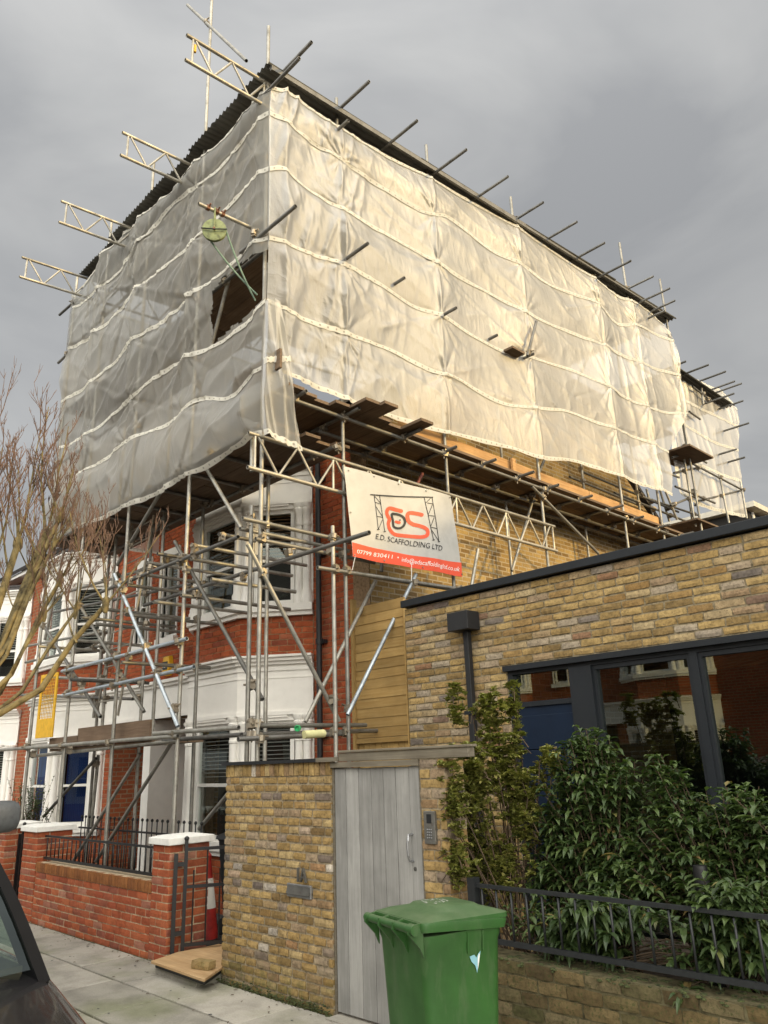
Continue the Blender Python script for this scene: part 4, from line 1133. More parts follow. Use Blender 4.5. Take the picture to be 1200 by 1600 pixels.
# transoms back to the house front
for px, L_ in (((299, 851), 1.75), ((299, 873), 1.5), ((246, 865), .9), ((230, 879), 1.5), ((214, 896), 1.4), ((199, 914), 1.4), ((379, 810), 1.75), ((399, 842), 1.75), ((342, 834), .5), ((375, 826), 1.6), ((330, 905), 1.2), ((162, 952), 1.5), ((128, 965), 1.5)):
    p = onY(*px, 4.55); T('transom', p, p + Vector((0, L_, 0)), 'galv' if L_ > 1 else 'galv_dark')
for px, L_ in (((150, 975), 1.3), ((110, 1000), 1.3), ((283, 930), 1.6), ((240, 940), 1.4), ((195, 960), 1.4), ((190, 1035), 1.3), ((110, 1062), 1.2), ((60, 1010), 1.3)):
    p = onY(*px, 4.5); T('transom', p, p + Vector((0, L_, 0)), 'galv' if L_ > 1.25 else 'galv_dark')
LY((98, 927), (300, 868), 5.45); LY((82, 957), (300, 912), 5.5, 'galv_dark'); LY((40, 1035), (175, 1005), 5.4); LY((168, 933), (146, 1122), 5.42, 'galv', 'brace'); LY((100, 860), (70, 1000), 5.2, 'galv', 'standard')
LY((154, 1180), (142, 1293), 5.4, 'galv', 'standard'); LY((300, 745), (240, 830), 5.4, 'galv', 'brace')
# ladder inside the scaffold
ldr = thing('ladder', 'leaning pole ladder inside the scaffold in front of the red brick between the bays', 'ladder', onY(146, 1120, 5.3))
la, lb = (onY(242, 795, 5.28), onY(184, 1118, 5.28)), (onY(208, 815, 5.28), onY(150, 1122, 5.28))
for st0, st1 in (la, lb):
    q = MB(); q.tube(st0, st1, .02, 10); q.build('stile', 'alu', ldr, True)
for i in range(11):
    t_ = (i + .6) / 11.5; q = MB(); q.tube(la[0].lerp(la[1], t_), lb[0].lerp(lb[1], t_), .012, 8); q.build('rung', 'alu', ldr, True)
# braces
for p0, p1, Y, mt in (((179, 897), (278, 1135), YO - .1, 'galv_new'), ((121, 940), (225, 1112), YO + .06, 'galv'), ((70, 980), (157, 1120), YO + .06, 'galv_dark'), ((273, 846), (410, 1093), YO + .07, 'galv_dark'),
                      ((250, 771), (183, 883), YO + .05, 'galv'), ((323, 733), (377, 825), YO + .08, 'galv'), ((273, 1153), (150, 1346), 4.95, 'galv'), ((219, 1178), (114, 1346), 5.1, 'galv'), ((150, 1185), (68, 1276), 5.3, 'galv_dark'), ((359, 1237), (311, 1295), 5.4, 'galv'),
                      ((293, 8), (385, 95), 4.55, 'galv')):
    LY(p0, p1, Y, mt, 'brace')
for p0, p1, X, mt in (((387, 850), (530, 1127), -6.6, 'galv'), ((587, 907), (477, 1128), -7.0, 'galv'), ((650, 897), (543, 1117), XO + .05, 'galv_new'), ((831, 760), (935, 865), XO + .05, 'galv'), ((836, 770), (800, 892), XO - .3, 'galv')):
    LX(p0, p1, X, mt, 'brace')
# low tubes along the flank behind the banner
LX((496, 887), (735, 923), XO + .05); LX((379, 810), (530, 843), -6.55); LX((560, 897), (760, 930), -7.0, 'galv_dark'); LX((596, 893), (600, 800), -7.05, 'galv_dark', 'standard')
LX((747, 858), (735, 925), -6.6, 'galv', 'standard')
LX((640, 780), (660, 740), -6.9, 'red_paint', 'brace')
# deck ledgers on the flank
T('ledger', (XO + .05, 4.6, 5.80), (XO + .05, 15.2, 5.80)); T('ledger', (XI - .05, 5.2, 5.80), (XI - .05, 15.2, 5.80), 'galv_dark'); T('ledger', (-6.85, 5.6, 5.74), (-6.85, 14.4, 5.74), 'galv_dark')
for i, y_ in enumerate([4.95, 5.72, 6.75, 7.55, 8.35, 9.2, 10.0, 10.9, 11.8, 12.7, 13.6, 14.5]): T('transom', (XI - .15, y_, 5.845), (-6.25 + .05 * (i % 3), y_, 5.845), 'galv_dark')
# deck ledgers and transoms, street side
T('ledger', (-13.0, YO - .05, 5.40), (-6.55, YO - .05, 5.40), 'galv_dark'); T('ledger', (-13.0, YI + .05, 5.40), (-6.5, YI + .05, 5.40), 'galv_dark')
for i in range(8): T('transom', (-6.9 - i * .78, 4.6, 5.445), (-6.9 - i * .78, 5.75, 5.445), 'galv_dark')
# upper lifts inside the sheeting
for z in (6.9, 7.9, 9.2):
    T('ledger', (-12.7, YO + .05, z), (-6.5, YO + .05, z), 'galv_dark'); T('ledger', (XO - .16, 4.6, z + .15), (XO - .16, 15.4, z + .45), 'galv_dark')
for x in (-12.35, -10.35, -8.7): T('brace', (x, YO + .1, 5.6), (x + 1.5, YO + .1, 8.9), 'galv_dark')
for y_ in (6.2, 9.9): T('brace', (XO - .1, y_, 6.0), (XO - .1, y_ + 2.6, 9.6), 'galv_dark')
# tube ends that stick out along the eaves of the temporary roof
def TXP(p0, p1, X=XO, back=.5, mat='galv_dark'):
    a = onX(*p0, X); t = onY(*p1, a.y); T('transom', (X - back, a.y, a.z), (t.x, a.y, a.z), mat)
for p0, p1 in (((525, 175), (577, 127)), ((522, 208), (544, 187)), ((600, 231), (652, 187)), ((673, 275), (729, 232)), ((740, 312), (794, 275)), ((804, 344), (849, 315)), ((849, 377), (902, 348)), ((894, 407), (945, 379)), ((930, 436), (986, 407)), ((979, 452), (1021, 433)), ((994, 475), (1047, 452)), ((1014, 488), (1055, 471)), ((1009, 499), (1039, 488)),
               ((437, 118), (487, 62)), ((420, 141), (468, 92)), ((533, 410), (575, 377)), ((613, 446), (632, 432)), ((686, 496), (713, 480)), ((762, 531), (777, 523)), ((412, 364), (462, 329)),
               ((1073, 583), (1107, 569)), ((1100, 593), (1134, 580)), ((1122, 605), (1148, 595)), ((1128, 610), (1159, 600)), ((1112, 627), (1147, 614)), ((1138, 634), (1161, 625)), ((1145, 669), (1170, 660)), ((1058, 570), (1071, 561)), ((1137, 706), (1151, 702)), ((1152, 718), (1164, 715))):
    TXP(p0, p1)
LX((838, 502), (824, 556), -6.30, 'galv_dark', 'standard'); TXP((818, 560), (834, 553), -6.44); p = onX(812, 556, -6.40); board(-6.75, -6.28, p.y - .35, p.y - .02, p.z - .03, 'deck_y', 'loading_board')
for p0, p1 in (((93, 492), (120, 468)), ((91, 567), (112, 547))): LY(p0, p1, YO - .03, 'galv_dark')
# rear lift beyond the sheeting
for p0, p1 in (((1065, 650), (1074, 707)), ((1069, 718), (1087, 823)), ((1124, 741), (1139, 817)), ((1157, 752), (1167, 810)), ((1095, 598), (1099, 632))): LX(p0, p1, -6.6, 'galv', 'standard')
for p0, p1 in (((1081, 724), (1163, 767)), ((1050, 715), (1081, 705)), ((1078, 709), (1104, 723)), ((1055, 760), (1117, 786)), ((1082, 604), (1112, 627)), ((1077, 643), (1094, 655))): LX(p0, p1, -6.6, 'galv_dark')
for p0, p1 in (((1051, 705), (1078, 696)), ((1053, 739), (1095, 730)), ((1048, 790), (1085, 775)), ((1091, 783), (1163, 765))): LX(p0, p1, -6.7, 'galv_dark', 'transom')
LX((1098, 738), (1086, 790), -6.8, 'galv', 'brace'); LX((1040, 768), (1058, 812), -6.8, 'galv', 'brace')
for p0, p1 in (((1070, 722), (1083, 828)), ((1010, 764), (1022, 812)), ((1030, 762), (1046, 815))): LX(p0, p1, -7.3, 'galv', 'standard')
for p0, p1 in (((905, 735), (1060, 800)), ((960, 770), (1090, 822)), ((890, 745), (1000, 790)), ((1000, 775), (1090, 805))): LX(p0, p1, -7.2, 'galv_dark')

# lattice beams
def lattice(a, b, depth, parent, name='lattice_beam', mat='alu', bays=None, r=TR):
    """ladder beam: two chords (a to b is the top one), uprights and zigzag web"""
    a = Vector(a); b = Vector(b); dn = Vector((0, 0, -depth)); q = MB()
    q.tube(a, b, r, 10, bore=True); q.tube(a + dn, b + dn, r, 10, bore=True)
    L = (b - a).length; n = bays or max(2, round(L / .55)); d = (b - a).normalized()
    st_ = .12 / L
    for i in range(n):
        t0 = st_ + (1 - 2 * st_) * i / n; t1 = st_ + (1 - 2 * st_) * (i + .5) / n; t2 = st_ + (1 - 2 * st_) * (i + 1) / n
        P = lambda t: a + (b - a) * t
        q.tube(P(t0 + .0), P(t1) + dn, .015, 8); q.tube(P(t1 + .02 / n) + dn, P(t2), .015, 8)
        if i % 2 == 0: q.tube(P(t0) + d * -.03, P(t0) + d * -.03 + dn, .016, 8)
    q.tube(P(1 - st_ * .5), P(1 - st_ * .5) + dn, .016, 8)
    return q.build(name, mat, parent, True)
RZ = lambda y: 10.33 + .080 * (y - 4.6)
for x, tip in ((-6.60, 3.40), (-8.55, 3.52), (-10.46, 3.44), (-12.28, 3.50)):
    lattice((x, tip, RZ(tip) + .04), (x, 15.2, RZ(15.2) + .04), .39, scf)
q = MB(); q.tube((-6.60, 3.52, 10.09), (-6.60, 3.52, 10.20), .0175, 8); q.build('yellow_band', 'yellow', scf)
lattice(onX(388, 676, XO + .03), onX(866, 823, XO + .03), .40, scf, bays=10)
lattice((XO - .12, 4.9, 10.16), (XO - .12, 15.0, 10.95), .4, scf, bays=20)
lattice((-6.75, YO + .09, 10.06), (-12.4, YO + .09, 10.06), .4, scf, bays=11)

# couplers where tubes cross
cm = MB()
cm.tube((-.028, 0, 0), (.028, 0, 0), .036, 8); cm.tube((0, -.028, .045), (0, .028, .045), .036, 8)
cm.box(-.026, .026, -.05, -.03, -.02, .06); cm.tube((-.01, -.045, .02), (-.01, -.085, .02), .011, 6); cm.tube((.03, .02, .05), (.075, .02, .05), .011, 6)
cmesh = cm.mesh('coupler', 'coupler')
def closest(a, b, c, d):
    u = b - a; v = d - c; w0 = a - c; A = u.dot(u); B = u.dot(v); C = v.dot(v); D_ = u.dot(w0); E2 = v.dot(w0); den = A * C - B * B
    if den < 1e-6: return None
    s = (B * E2 - C * D_) / den; t = (A * E2 - B * D_) / den
    if not (-.01 < s < 1.01 and -.01 < t < 1.01): return None
    return a + u * s, c + v * t
rg = random.Random(9); cand = []
for i in range(len(TUBES)):
    for j in range(i + 1, len(TUBES)):
        r_ = closest(*TUBES[i], *TUBES[j])
        if r_ and (r_[0] - r_[1]).length < .16:
            mid = (r_[0] + r_[1]) / 2; x, y, k = proj(mid)
            if 0 < x < 1200 and 0 < y < 1600: cand.append((k, mid, TUBES[j][1] - TUBES[j][0]))
cand.sort(key=lambda c: c[0]); used = []
for k, mid, d in cand:
    if any((mid - u_).length < .07 for u_ in used): continue
    used.append(mid)
    if len(used) > 260: break
    place('coupler', cmesh, scf, mid, rot=(rg.choice((0, math.pi / 2)), rg.uniform(-.3, .3), math.atan2(d.y, d.x) + rg.uniform(-.3, .3)))

# decks: every board its own piece
rg = random.Random(12)
for j in range(5):
    y0 = 4.72 + j * .232
    xs = [-13.0, -10.9 + .5 * (j % 2), -8.8 + .4 * (j % 2), -6.55 - .1 * (j % 2)]
    for a, b in zip(xs, xs[1:]): board(a + .01, b - .01, y0, y0 + .225, 5.472 + rg.uniform(0, .004), 'deck_x')
    for a, b in zip(xs, xs[1:]): board(a + .01, b - .01, y0 + .02, y0 + .245, 7.97 + rg.uniform(0, .004), 'deck_x')
for j in range(9):                                   # corner bay, boards running across
    y0 = 4.74 + j * .232; tipx = {4: -6.02, 5: -5.94, 8: -6.0}.get(j, -6.30 - .06 * (j % 3))
    board(-7.35, tipx, y0, y0 + .225, 5.872 + rg.uniform(0, .006), 'deck_x')
for j in range(4):
    x0 = -7.33 + j * .232
    ys = [6.86, 9.0 + .5 * (j % 2), 11.4 + .4 * (j % 2), 13.4, 15.3]
    for a, b in zip(ys, ys[1:]): board(x0, x0 + .225, a + .01, b - .01, 5.872 + rg.uniform(0, .005), 'deck_y')
    for a, b in zip(ys, ys[1:]): board(x0 - .18, x0 + .045, a + .01, b - .01, 8.3 + rg.uniform(0, .005), 'deck_y')
    board(x0, x0 + .225, 15.4, 18.6, 6.35 + rg.uniform(0, .005), 'deck_y')
for a, b in ((6.75, 9.15), (9.17, 11.4), (11.42, 13.9)):
    q = MB(); q.box(XO - .075, XO - .04, a, b, 5.912, 6.135); q.build('toe_board', 'toe', scf)
q = MB(); q.box(XO + .0, XO + .04, 9.12, 9.2, 5.92, 6.15); q.build('toe_board_cleat', 'toe', scf)
q = MB(); q.box(-7.2, -6.25, 4.575, 4.605, 6.02, 6.26); q.build('toe_board', 'deck_x', scf)
p = [onX(x, y, -6.5) for x, y in ((1048, 695), (1092, 676), (1100, 683), (1049, 704))]
q = MB(); q.box(-6.95, -6.15, p[0].y + .1, p[0].y + 1.25, p[0].z - .10, p[0].z - .06); q.build('loading_board', 'deck_y', scf)
# low boarded lift in front of the porch
for j in range(3):
    board(-12.3, -10.75, 4.78 + j * .232, 5.0 + j * .232, 2.10, 'deck_x'); board(-10.74, -9.05, 4.78 + j * .232, 5.0 + j * .232, 2.10 + .003 * j, 'deck_x')
for a, b, z0, z1 in ((-12.25, -11.22, 2.14, 2.29), (-11.24, -9.12, 2.14, 2.385)):
    q = MB(); q.box(a, b, 4.745, 4.775, z0, z1); q.build('toe_board', 'toe_x', scf)
# sleeve, caps
s0, s1 = onX(475, 1148, -6.55), onX(506, 1146, -6.55)
q = MB(); q.tube(s0, s1, .042, 12); q.build('foam_sleeve', 'pale_foam', scf, True)
s0 = onX(466, 1138, -6.5); q = MB(); q.lathe(s0, [(.032, 0), (.032, .05), (.024, .052), (.02, .02)], 12, axis=(.6, -.7, 0)); q.build('end_cap', 'green_cap', scf, True)

# yellow plastic mesh guard hung on the scaffold
yg = thing('mesh_guard', 'yellow brick guard panel hanging on the left scaffold poles', 'guard panel', (-12.2, 4.6, 2.3))
FY = Fr((-12.50, 4.63, 0), (.995, .1, 0))
q = MB(); h0, h1, w_ = 2.30, 3.25, .52
for c in ((0, .05, h0, h1), (w_ - .05, w_, h0, h1), (.05, w_ - .05, h1 - .06, h1), (.05, w_ - .05, h0, h0 + .28)): q.fbox(FY, c[0], c[1], -.012, .012, c[2], c[3])
q.build('frame', 'yellow', yg, bevel=.005)
for i in range(9):
    q = MB(); u = .05 + (w_ - .1) * (i + .5) / 9; q.fbox(FY, u - .0025, u + .0025, -.004, .004, h0 + .28, h1 - .06); q.build('bar', 'yellow', yg)
for i in range(13):
    q = MB(); z = h0 + .28 + (h1 - .06 - h0 - .28) * (i + .5) / 13; q.fbox(FY, .05, w_ - .05, -.006, .003, z - .0025, z + .0025); q.build('bar', 'yellow', yg)

# ------------------------------------------------------------------ corrugated temporary roof
rf = thing('temporary_roof', 'grey corrugated steel temporary roof over the scaffolding', 'roof', (-9.5, 9.5, 10.6))
SW, SL = .66, 3.0
def corr_mesh():
    q = MB(); nw = 8; ns = 8 * nw; V = []
    for k in range(2):
        for i in range(ns + 1):
            x = -SW / 2 - .03 + (SW + .06) * i / ns; V.append((x, k * (SL + .12), .019 * math.sin(2 * math.pi * nw * i / ns)))
    q.add(V, [(i, i + 1, ns + 2 + i, ns + 1 + i) for i in range(ns)])
    me = q.mesh('roof_sheet', 'corr', True); return me
cme = corr_mesh(); rg = random.Random(31)
for j in range(4):
    for i in range(9):
        x = -6.72 - i * SW; y = 4.49 + j * SL * .93 + rg.uniform(-.05, .05)
        o = place('roof_sheet', cme, rf, (x, y, RZ(y) + .085 + .004 * (i % 2) + .012 * (3 - j) + rg.uniform(0, .012)), rot=(math.atan(.078), rg.uniform(-.012, .012), rg.uniform(-.012, .012)))
q = MB(); q.box(-6.41, -6.37, 4.50, 15.2, 0, .07)
o = q.build('verge_board', 'galv_dark', rf)
for v in o.data.vertices: v.co.z += RZ(v.co.y) + .04
for k in range(2):
    o = place('verge_board', o.data, rf, (-.0 - .03 * (k + 1), 0, .045 * (k + 1)))

# ------------------------------------------------------------------ sheeting
def curve(pts, plane):
    P = np.array([plane(*p) for p in pts]); d = np.r_[0, np.cumsum(np.linalg.norm(np.diff(P, axis=0), axis=1))]; return P, d / d[-1]
def smooth_interp(P, s, u):
    """Catmull-Rom style interpolation kept simple: cubic through points"""
    out = np.empty((len(u), 3)); m_ = np.gradient(P, s, axis=0)
    k = np.clip(np.searchsorted(s, u, side='right') - 1, 0, len(s) - 2); h = (s[k + 1] - s[k]); t = (u - s[k]) / h
    for c in range(3):
        out[:, c] = (2 * t**3 - 3 * t**2 + 1) * P[k, c] + (t**3 - 2 * t**2 + t) * h * m_[k, c] + (-2 * t**3 + 3 * t**2) * P[k + 1, c] + (t**3 - t**2) * h * m_[k + 1, c]
    return out
def cloth(name, curves, plane, nrm, along, disp, parent, nu=360, nv=26, hole=None, bandw=.062, skip_band=(), ties=(), creases=()):
    u = np.linspace(0, 1, nu); C = []
    for c in curves:
        P, s = curve(c, plane); C.append(smooth_interp(P, s, u))
    rows = []; tt = []; kk = []
    for k in range(len(C) - 1):
        for j in range(nv if k < len(C) - 2 else nv + 1):
            t = j / nv; rows.append(C[k] * (1 - t) + C[k + 1] * t); tt.append(t); kk.append(k)
    S = np.array(rows); tt = np.array(tt)[:, None] * np.ones((1, nu)); kk = np.array(kk)[:, None] * np.ones((1, nu))
    a = S[:, :, along]; z = S[:, :, 2]
    d = disp(a, z, tt, kk, u[None, :] * np.ones_like(a))
    for (ta, tz, amp, R0, ph) in ties:
        dx, dz = a - ta, z - tz; rr = np.sqrt(dx**2 + dz**2) + 1e-4; th = np.arctan2(dz, dx)
        d = d + amp * np.exp(-rr / R0) * (1 - np.exp(-rr / .06)) * (np.abs(np.cos(4 * th + ph + 1.3 * np.sin(th * 3 + ph))) - .5)
    for (a0, z0, a1, z1, amp, wd) in creases:
        ux, uz = a1 - a0, z1 - z0; L2 = ux * ux + uz * uz; s_ = np.clip(((a - a0) * ux + (z - z0) * uz) / L2, 0, 1)
        dist = np.hypot(a - a0 - s_ * ux, z - z0 - s_ * uz); d = d + amp * np.exp(-dist / wd) * (.35 + .65 * np.abs(2 * s_ - 1))
    d = d * np.clip(np.linspace(0, 1, nu) / .025, 0, 1)[None, :]
    N = np.array(nrm); V = S + d[:, :, None] * N
    nr = len(rows); vs = V.reshape(-1, 3); keep = []
    idx = np.arange(nr * nu).reshape(nr, nu)
    q = np.stack([idx[:-1, :-1], idx[:-1, 1:], idx[1:, 1:], idx[1:, :-1]], -1).reshape(-1, 4)
    if hole is not None:
        cen = vs[q].mean(1); w = cen - np.array(CAM); k = w @ np.array(cF); X = 600 + FPX * (w @ np.array(cR)) / k; Y = 800 - FPX * (w @ np.array(cU)) / k
        ins = np.zeros(len(q), bool); n = len(hole)
        for i in range(n):
            x0, y0 = hole[i]; x1, y1 = hole[(i + 1) % n]
            if y0 == y1: continue
            ins ^= ((y0 > Y) != (y1 > Y)) & (X < (x1 - x0) * (Y - y0) / (y1 - y0) + x0)
        q = q[~ins]
    me = bpy.data.meshes.new(name); me.from_pydata(vs.tolist(), [], q.tolist()); me.materials.append(M['sheet'])
    me.polygons.foreach_set('use_smooth', [True] * len(me.polygons)); me.update()
    o = bpy.data.objects.new(name, me); COL.objects.link(o); attach(o, parent)
    # reinforced bands follow the cloth
    for k in range(len(C)):
        if k in skip_band: continue
        r = min(k * nv, nr - 1); L = np.r_[0, np.cumsum(np.linalg.norm(np.diff(V[r], axis=0), axis=1))]
        top = np.empty((nu, 3)); bot = np.empty((nu, 3))
        ru = max(r - 2, 0); rd = min(r + 2, nr - 1)
        wv = bandw * (1 + .18 * np.sin(u * 40 + k))
        c0 = V[r] + N * .012 + np.array([0, 0, 1.0])[None, :] * 0
        up = V[ru] - V[r] if ru != r else V[r] - V[rd]; dn = V[rd] - V[r] if rd != r else V[r] - V[ru]
        nz = lambda v: v / (np.linalg.norm(v, axis=1, keepdims=True) + 1e-9)
        top = c0 + nz(up) * (wv / 2)[:, None]; bot = c0 + nz(dn) * (wv / 2)[:, None]
        vv = np.concatenate([top, c0 + N * .004, bot]); f = []; seg = [(0, 1), (1, 2)]
        pj = vv[nu:2 * nu]; ok = np.ones(nu - 1, bool)
        if hole is not None:
            w = (pj[:-1] + pj[1:]) / 2 - np.array(CAM); kq = w @ np.array(cF); X = 600 + FPX * (w @ np.array(cR)) / kq; Y = 800 - FPX * (w @ np.array(cU)) / kq
            ins = np.zeros(nu - 1, bool); n = len(hole)
            for i in range(n):
                x0, y0 = hole[i]; x1, y1 = hole[(i + 1) % n]
                if y0 == y1: continue
                ins ^= ((y0 > Y) != (y1 > Y)) & (X < (x1 - x0) * (Y - y0) / (y1 - y0) + x0)
            ok = ~ins
        for g0, g1 in seg:
            for i in range(nu - 1):
                if ok[i]: f.append((g0 * nu + i, g0 * nu + i + 1, g1 * nu + i + 1, g1 * nu + i))
        bm2 = bpy.data.meshes.new('seam_band'); bm2.from_pydata(vv.tolist(), [], f); bm2.materials.append(M['band'])
        uvl = bm2.uv_layers.new(name='uv'); lu = np.r_[L, L, L]; lv = np.r_[np.ones(nu), np.full(nu, .5), np.zeros(nu)]
        li = np.array([l.vertex_index for l in bm2.loops]); uvl.data.foreach_set('uv', np.stack([lu[li], lv[li]], 1).ravel())
        bm2.polygons.foreach_set('use_smooth', [True] * len(bm2.polygons)); bm2.update()
        b = bpy.data.objects.new('seam_band', bm2); COL.objects.link(b); attach(b, parent)
    return V
ridge = lambda v: 1 - np.abs(2 * v - 1)
XS, YS = -6.44, 4.552
side = thing('scaffold_sheeting', 'sunlit translucent white sheeting along the flank of the scaffolding', 'sheeting', (XS, 10, 6), 'translucent sheeting on the scaffolding')
polesY = sorted([4.75, SY['b'], SY['c'], SY['d'], SY['e'], SY['f'], SY['g']])
def baysag(a, poles):
    s = np.zeros_like(a)
    for p0, p1 in zip(poles, poles[1:]):
        mk = (a >= p0) & (a < p1); s[mk] = np.sin(np.pi * (a[mk] - p0) / (p1 - p0))
    return s
def side_disp(a, z, t, k, u):
    n1 = vnoise(a * .7 + 3.1, z * .9 + k * 3.7); n2 = vnoise(a * 1.6 + z * .9, z * 1.7 - a * .5 + k * 5.1); n3 = vnoise(a * 5.0 - z * 1.2 + 8, z * 1.1 + k * 2.0); n4 = vnoise(a * 11 + z * 3, z * 3.0 - a * 2)
    n5 = vnoise(a * .9 + z * 3.4, z * 1.1 - a * .3 + 17)
    d = -.05 * baysag(a, polesY) + .045 * np.sin(np.pi * t) * n1 * 1.4 + .012 * ridge(n2)**4 + .010 * ridge(n5)**6
    near = np.exp(-(a - 4.6) / 1.3)
    d += .055 * near * ridge(n3)**2 + .006 * ridge(n4) * (.35 + 2 * near)
    far_ = 1 / (1 + np.exp(-(a - 12.2) * 1.6)); d += .03 * far_ * (ridge(vnoise(a * 2.6 + z * .25, z * .35 + 3))**2)
    pole = sum(np.exp(-((a - p) / .035)**2) for p in polesY); d += .016 * pole
    d += .10 * np.maximum(0, t - .2) * (k == 4) * n1 * .6
    return np.maximum(d, -.035)
def mk_creases(ties, npole, nband, amp, seed, prob):
    rr = random.Random(seed); out = []
    at = lambda k, i: ties[k * npole + i]
    for k in range(nband):
        for i in range(npole):
            for dk, di in ((1, 1), (1, -1), (0, 1)):
                if 0 <= k + dk < nband and 0 <= i + di < npole and rr.random() < prob * (1.0 if dk else .3):
                    p_, q_ = at(k, i), at(k + dk, i + di); f_ = rr.uniform(.45, 1.0)
                    out.append((p_[0], p_[1], p_[0] + (q_[0] - p_[0]) * f_, p_[1] + (q_[1] - p_[1]) * f_, amp * rr.uniform(.5, 1.2) * rr.choice((1, 1, -.7)), rr.uniform(.02, .05)))
    return out
side_curves = [
 [(424, 138), (462, 152), (504, 183), (567, 221), (658, 271), (733, 312), (825, 366), (915, 426), (964, 460), (1020, 490), (1039, 509)],
 [(421, 177), (462, 204), (525, 246), (608, 298), (671, 335), (692, 337), (775, 394), (817, 415), (851, 439), (900, 460), (930, 473), (964, 505), (990, 508), (1050, 533)],
 [(421, 264), (440, 266), (462, 283), (529, 325), (617, 371), (692, 417), (775, 462), (837, 496), (892, 518), (937, 537), (1005, 569), (1061, 587)],
 [(420, 372), (483, 396), (529, 412), (600, 446), (650, 479), (692, 496), (750, 529), (787, 548), (844, 563), (900, 580), (945, 602), (994, 629), (1039, 644), (1072, 647)],
 [(417, 470), (447, 487), (479, 500), (537, 521), (612, 546), (675, 579), (717, 594), (787, 629), (844, 638), (881, 640), (937, 661), (990, 681), (1046, 706)],
 [(440, 581), (480, 598), (556, 630), (620, 652), (692, 675), (750, 687), (800, 700), (840, 715), (892, 719), (960, 741), (1012, 760), (1050, 773)]]
rs = random.Random(2); ties = []
for kc in range(1, 5):
    P, s = curve(side_curves[kc], lambda x, y: onX(x, y, XS))
    for py in polesY[1:]: ties.append((py, float(np.interp(py, P[:, 1], P[:, 2])), .042, .30, rs.random() * 6))
VSIDE = cloth('sheet', side_curves, lambda x, y: onX(x, y, XS), (1, 0, 0), 1, side_disp, side, 560, 28, ties=ties, creases=mk_creases(ties, len(polesY) - 1, 4, .022, 31, .4))

front = thing('scaffold_sheeting', 'grey shaded translucent sheeting on the street front with a dark opening at its corner', 'sheeting', (-9.5, YS, 6), 'translucent sheeting on the scaffolding')
polesX = sorted([B_.x, D_.x, E_.x, F_.x, G_.x])
def front_disp(a, z, t, k, u):
    n1 = vnoise(a * .7 + 13.1, z * .9 + k * 3.7); n2 = vnoise(a * 1.5 - z * 1.3 + 2, z * 1.4 + a * .8 + k * 5.1); n3 = vnoise(a * 5.5 + z * 1.0 + 8, z * .8 + k * 2.0 + 5); n4 = vnoise(a * 10 - z * 5, z * 4.0 + a * 3)
    n5 = vnoise(a * .8 - z * 2.6, z * 1.2 + a * .6 + 7)
    d = -.07 * baysag(a, polesX) + .06 * np.sin(np.pi * t) * n1 * 1.4 + .04 * ridge(n2)**3 + .025 * ridge(n5)**4 + .022 * ridge(n3)**3 + .006 * ridge(n4)
    bel = (k == 5) * np.sin(np.pi * np.clip(t * 1.0, 0, 1)) * (.06 + .24 * n1)
    d += bel
    pole = sum(np.exp(-((a - p) / .035)**2) for p in polesX); d += .016 * pole
    return np.maximum(d, -.045)
front_curves = [
 [(424, 138), (400, 156), (375, 183), (340, 222), (292, 275), (233, 329), (175, 383), (119, 458)],
 [(421, 177), (375, 225), (317, 287), (275, 317), (222, 380), (164, 446), (117, 480)],
 [(421, 264), (400, 279), (354, 325), (303, 380), (263, 411), (223, 446), (158, 514), (108, 545)],
 [(420, 372), (398, 386), (327, 443), (260, 496), (213, 531), (149, 593), (97, 628)],
 [(416, 470), (401, 494), (364, 520), (330, 543), (300, 556), (260, 577), (210, 619), (142, 676), (95, 700)],
 [(410, 575), (392, 590), (364, 617), (309, 628), (290, 645), (213, 684), (152, 725), (92, 770)],
 [(411, 676), (392, 685), (287, 747), (240, 772), (198, 790), (140, 816), (90, 836)]]
rs = random.Random(8); ties = []
for kc in range(1, 6):
    P, s = curve(front_curves[kc], lambda x, y: onY(x, y, YS)); o_ = np.argsort(P[:, 0])
    for px in polesX[1:-1]: ties.append((px, float(np.interp(px, P[o_, 0], P[o_, 2])), .065, .40, rs.random() * 6))
hole = [(421, 388), (416, 420), (412, 452), (411, 466), (404, 472), (398, 482), (386, 490), (377, 503), (366, 507), (352, 521), (343, 526), (336, 540), (330, 536), (333, 515), (329, 496), (333, 474), (331, 455), (341, 446), (347, 433), (360, 428), (373, 412), (388, 406), (398, 395), (409, 393)]
VFRONT = cloth('sheet', front_curves, lambda x, y: onY(x, y, YS), (0, -1, 0), 0, front_disp, front, 420, 28, hole=hole, ties=ties, creases=mk_creases(ties, len(polesX) - 2, 5, .045, 12, .75))
XE = -12.72  # left end return sheet, added to block sky showing through the front
cloth('sheet', [[(0, 0), (1, 0)], [(0, 1), (1, 1)]], lambda x, y: Vector((XE, 4.56 + 5.2 * x, 10.2 - 4.6 * y)), (-1, 0, 0), 1, lambda a, z, t, k, u: .08 * ridge(vnoise(a * 2 + z * .3, z * .6))**2, front, 60, 40, bandw=.06)
# flap that hangs round the corner
def flap_disp(a, z, t, k, u):
    return .05 * ridge(vnoise(a * 7 + z * .5, z * .9 + 3))**2 + .03 * ridge(vnoise(a * 12 + z * 2, z * 2 + 9)) + .06 * u
VFLAP = cloth('flap', [[(415, 470), (425, 472), (432, 476)], [(411, 565), (428, 566), (446, 566)], [(409, 620), (430, 630), (452, 640)], [(411, 676), (436, 692), (464, 705)]], lambda x, y: onX(x, y, XS + .03), (1, 0, 0), 1, flap_disp, front, 60, 20, skip_band=(0, 2), bandw=.07)

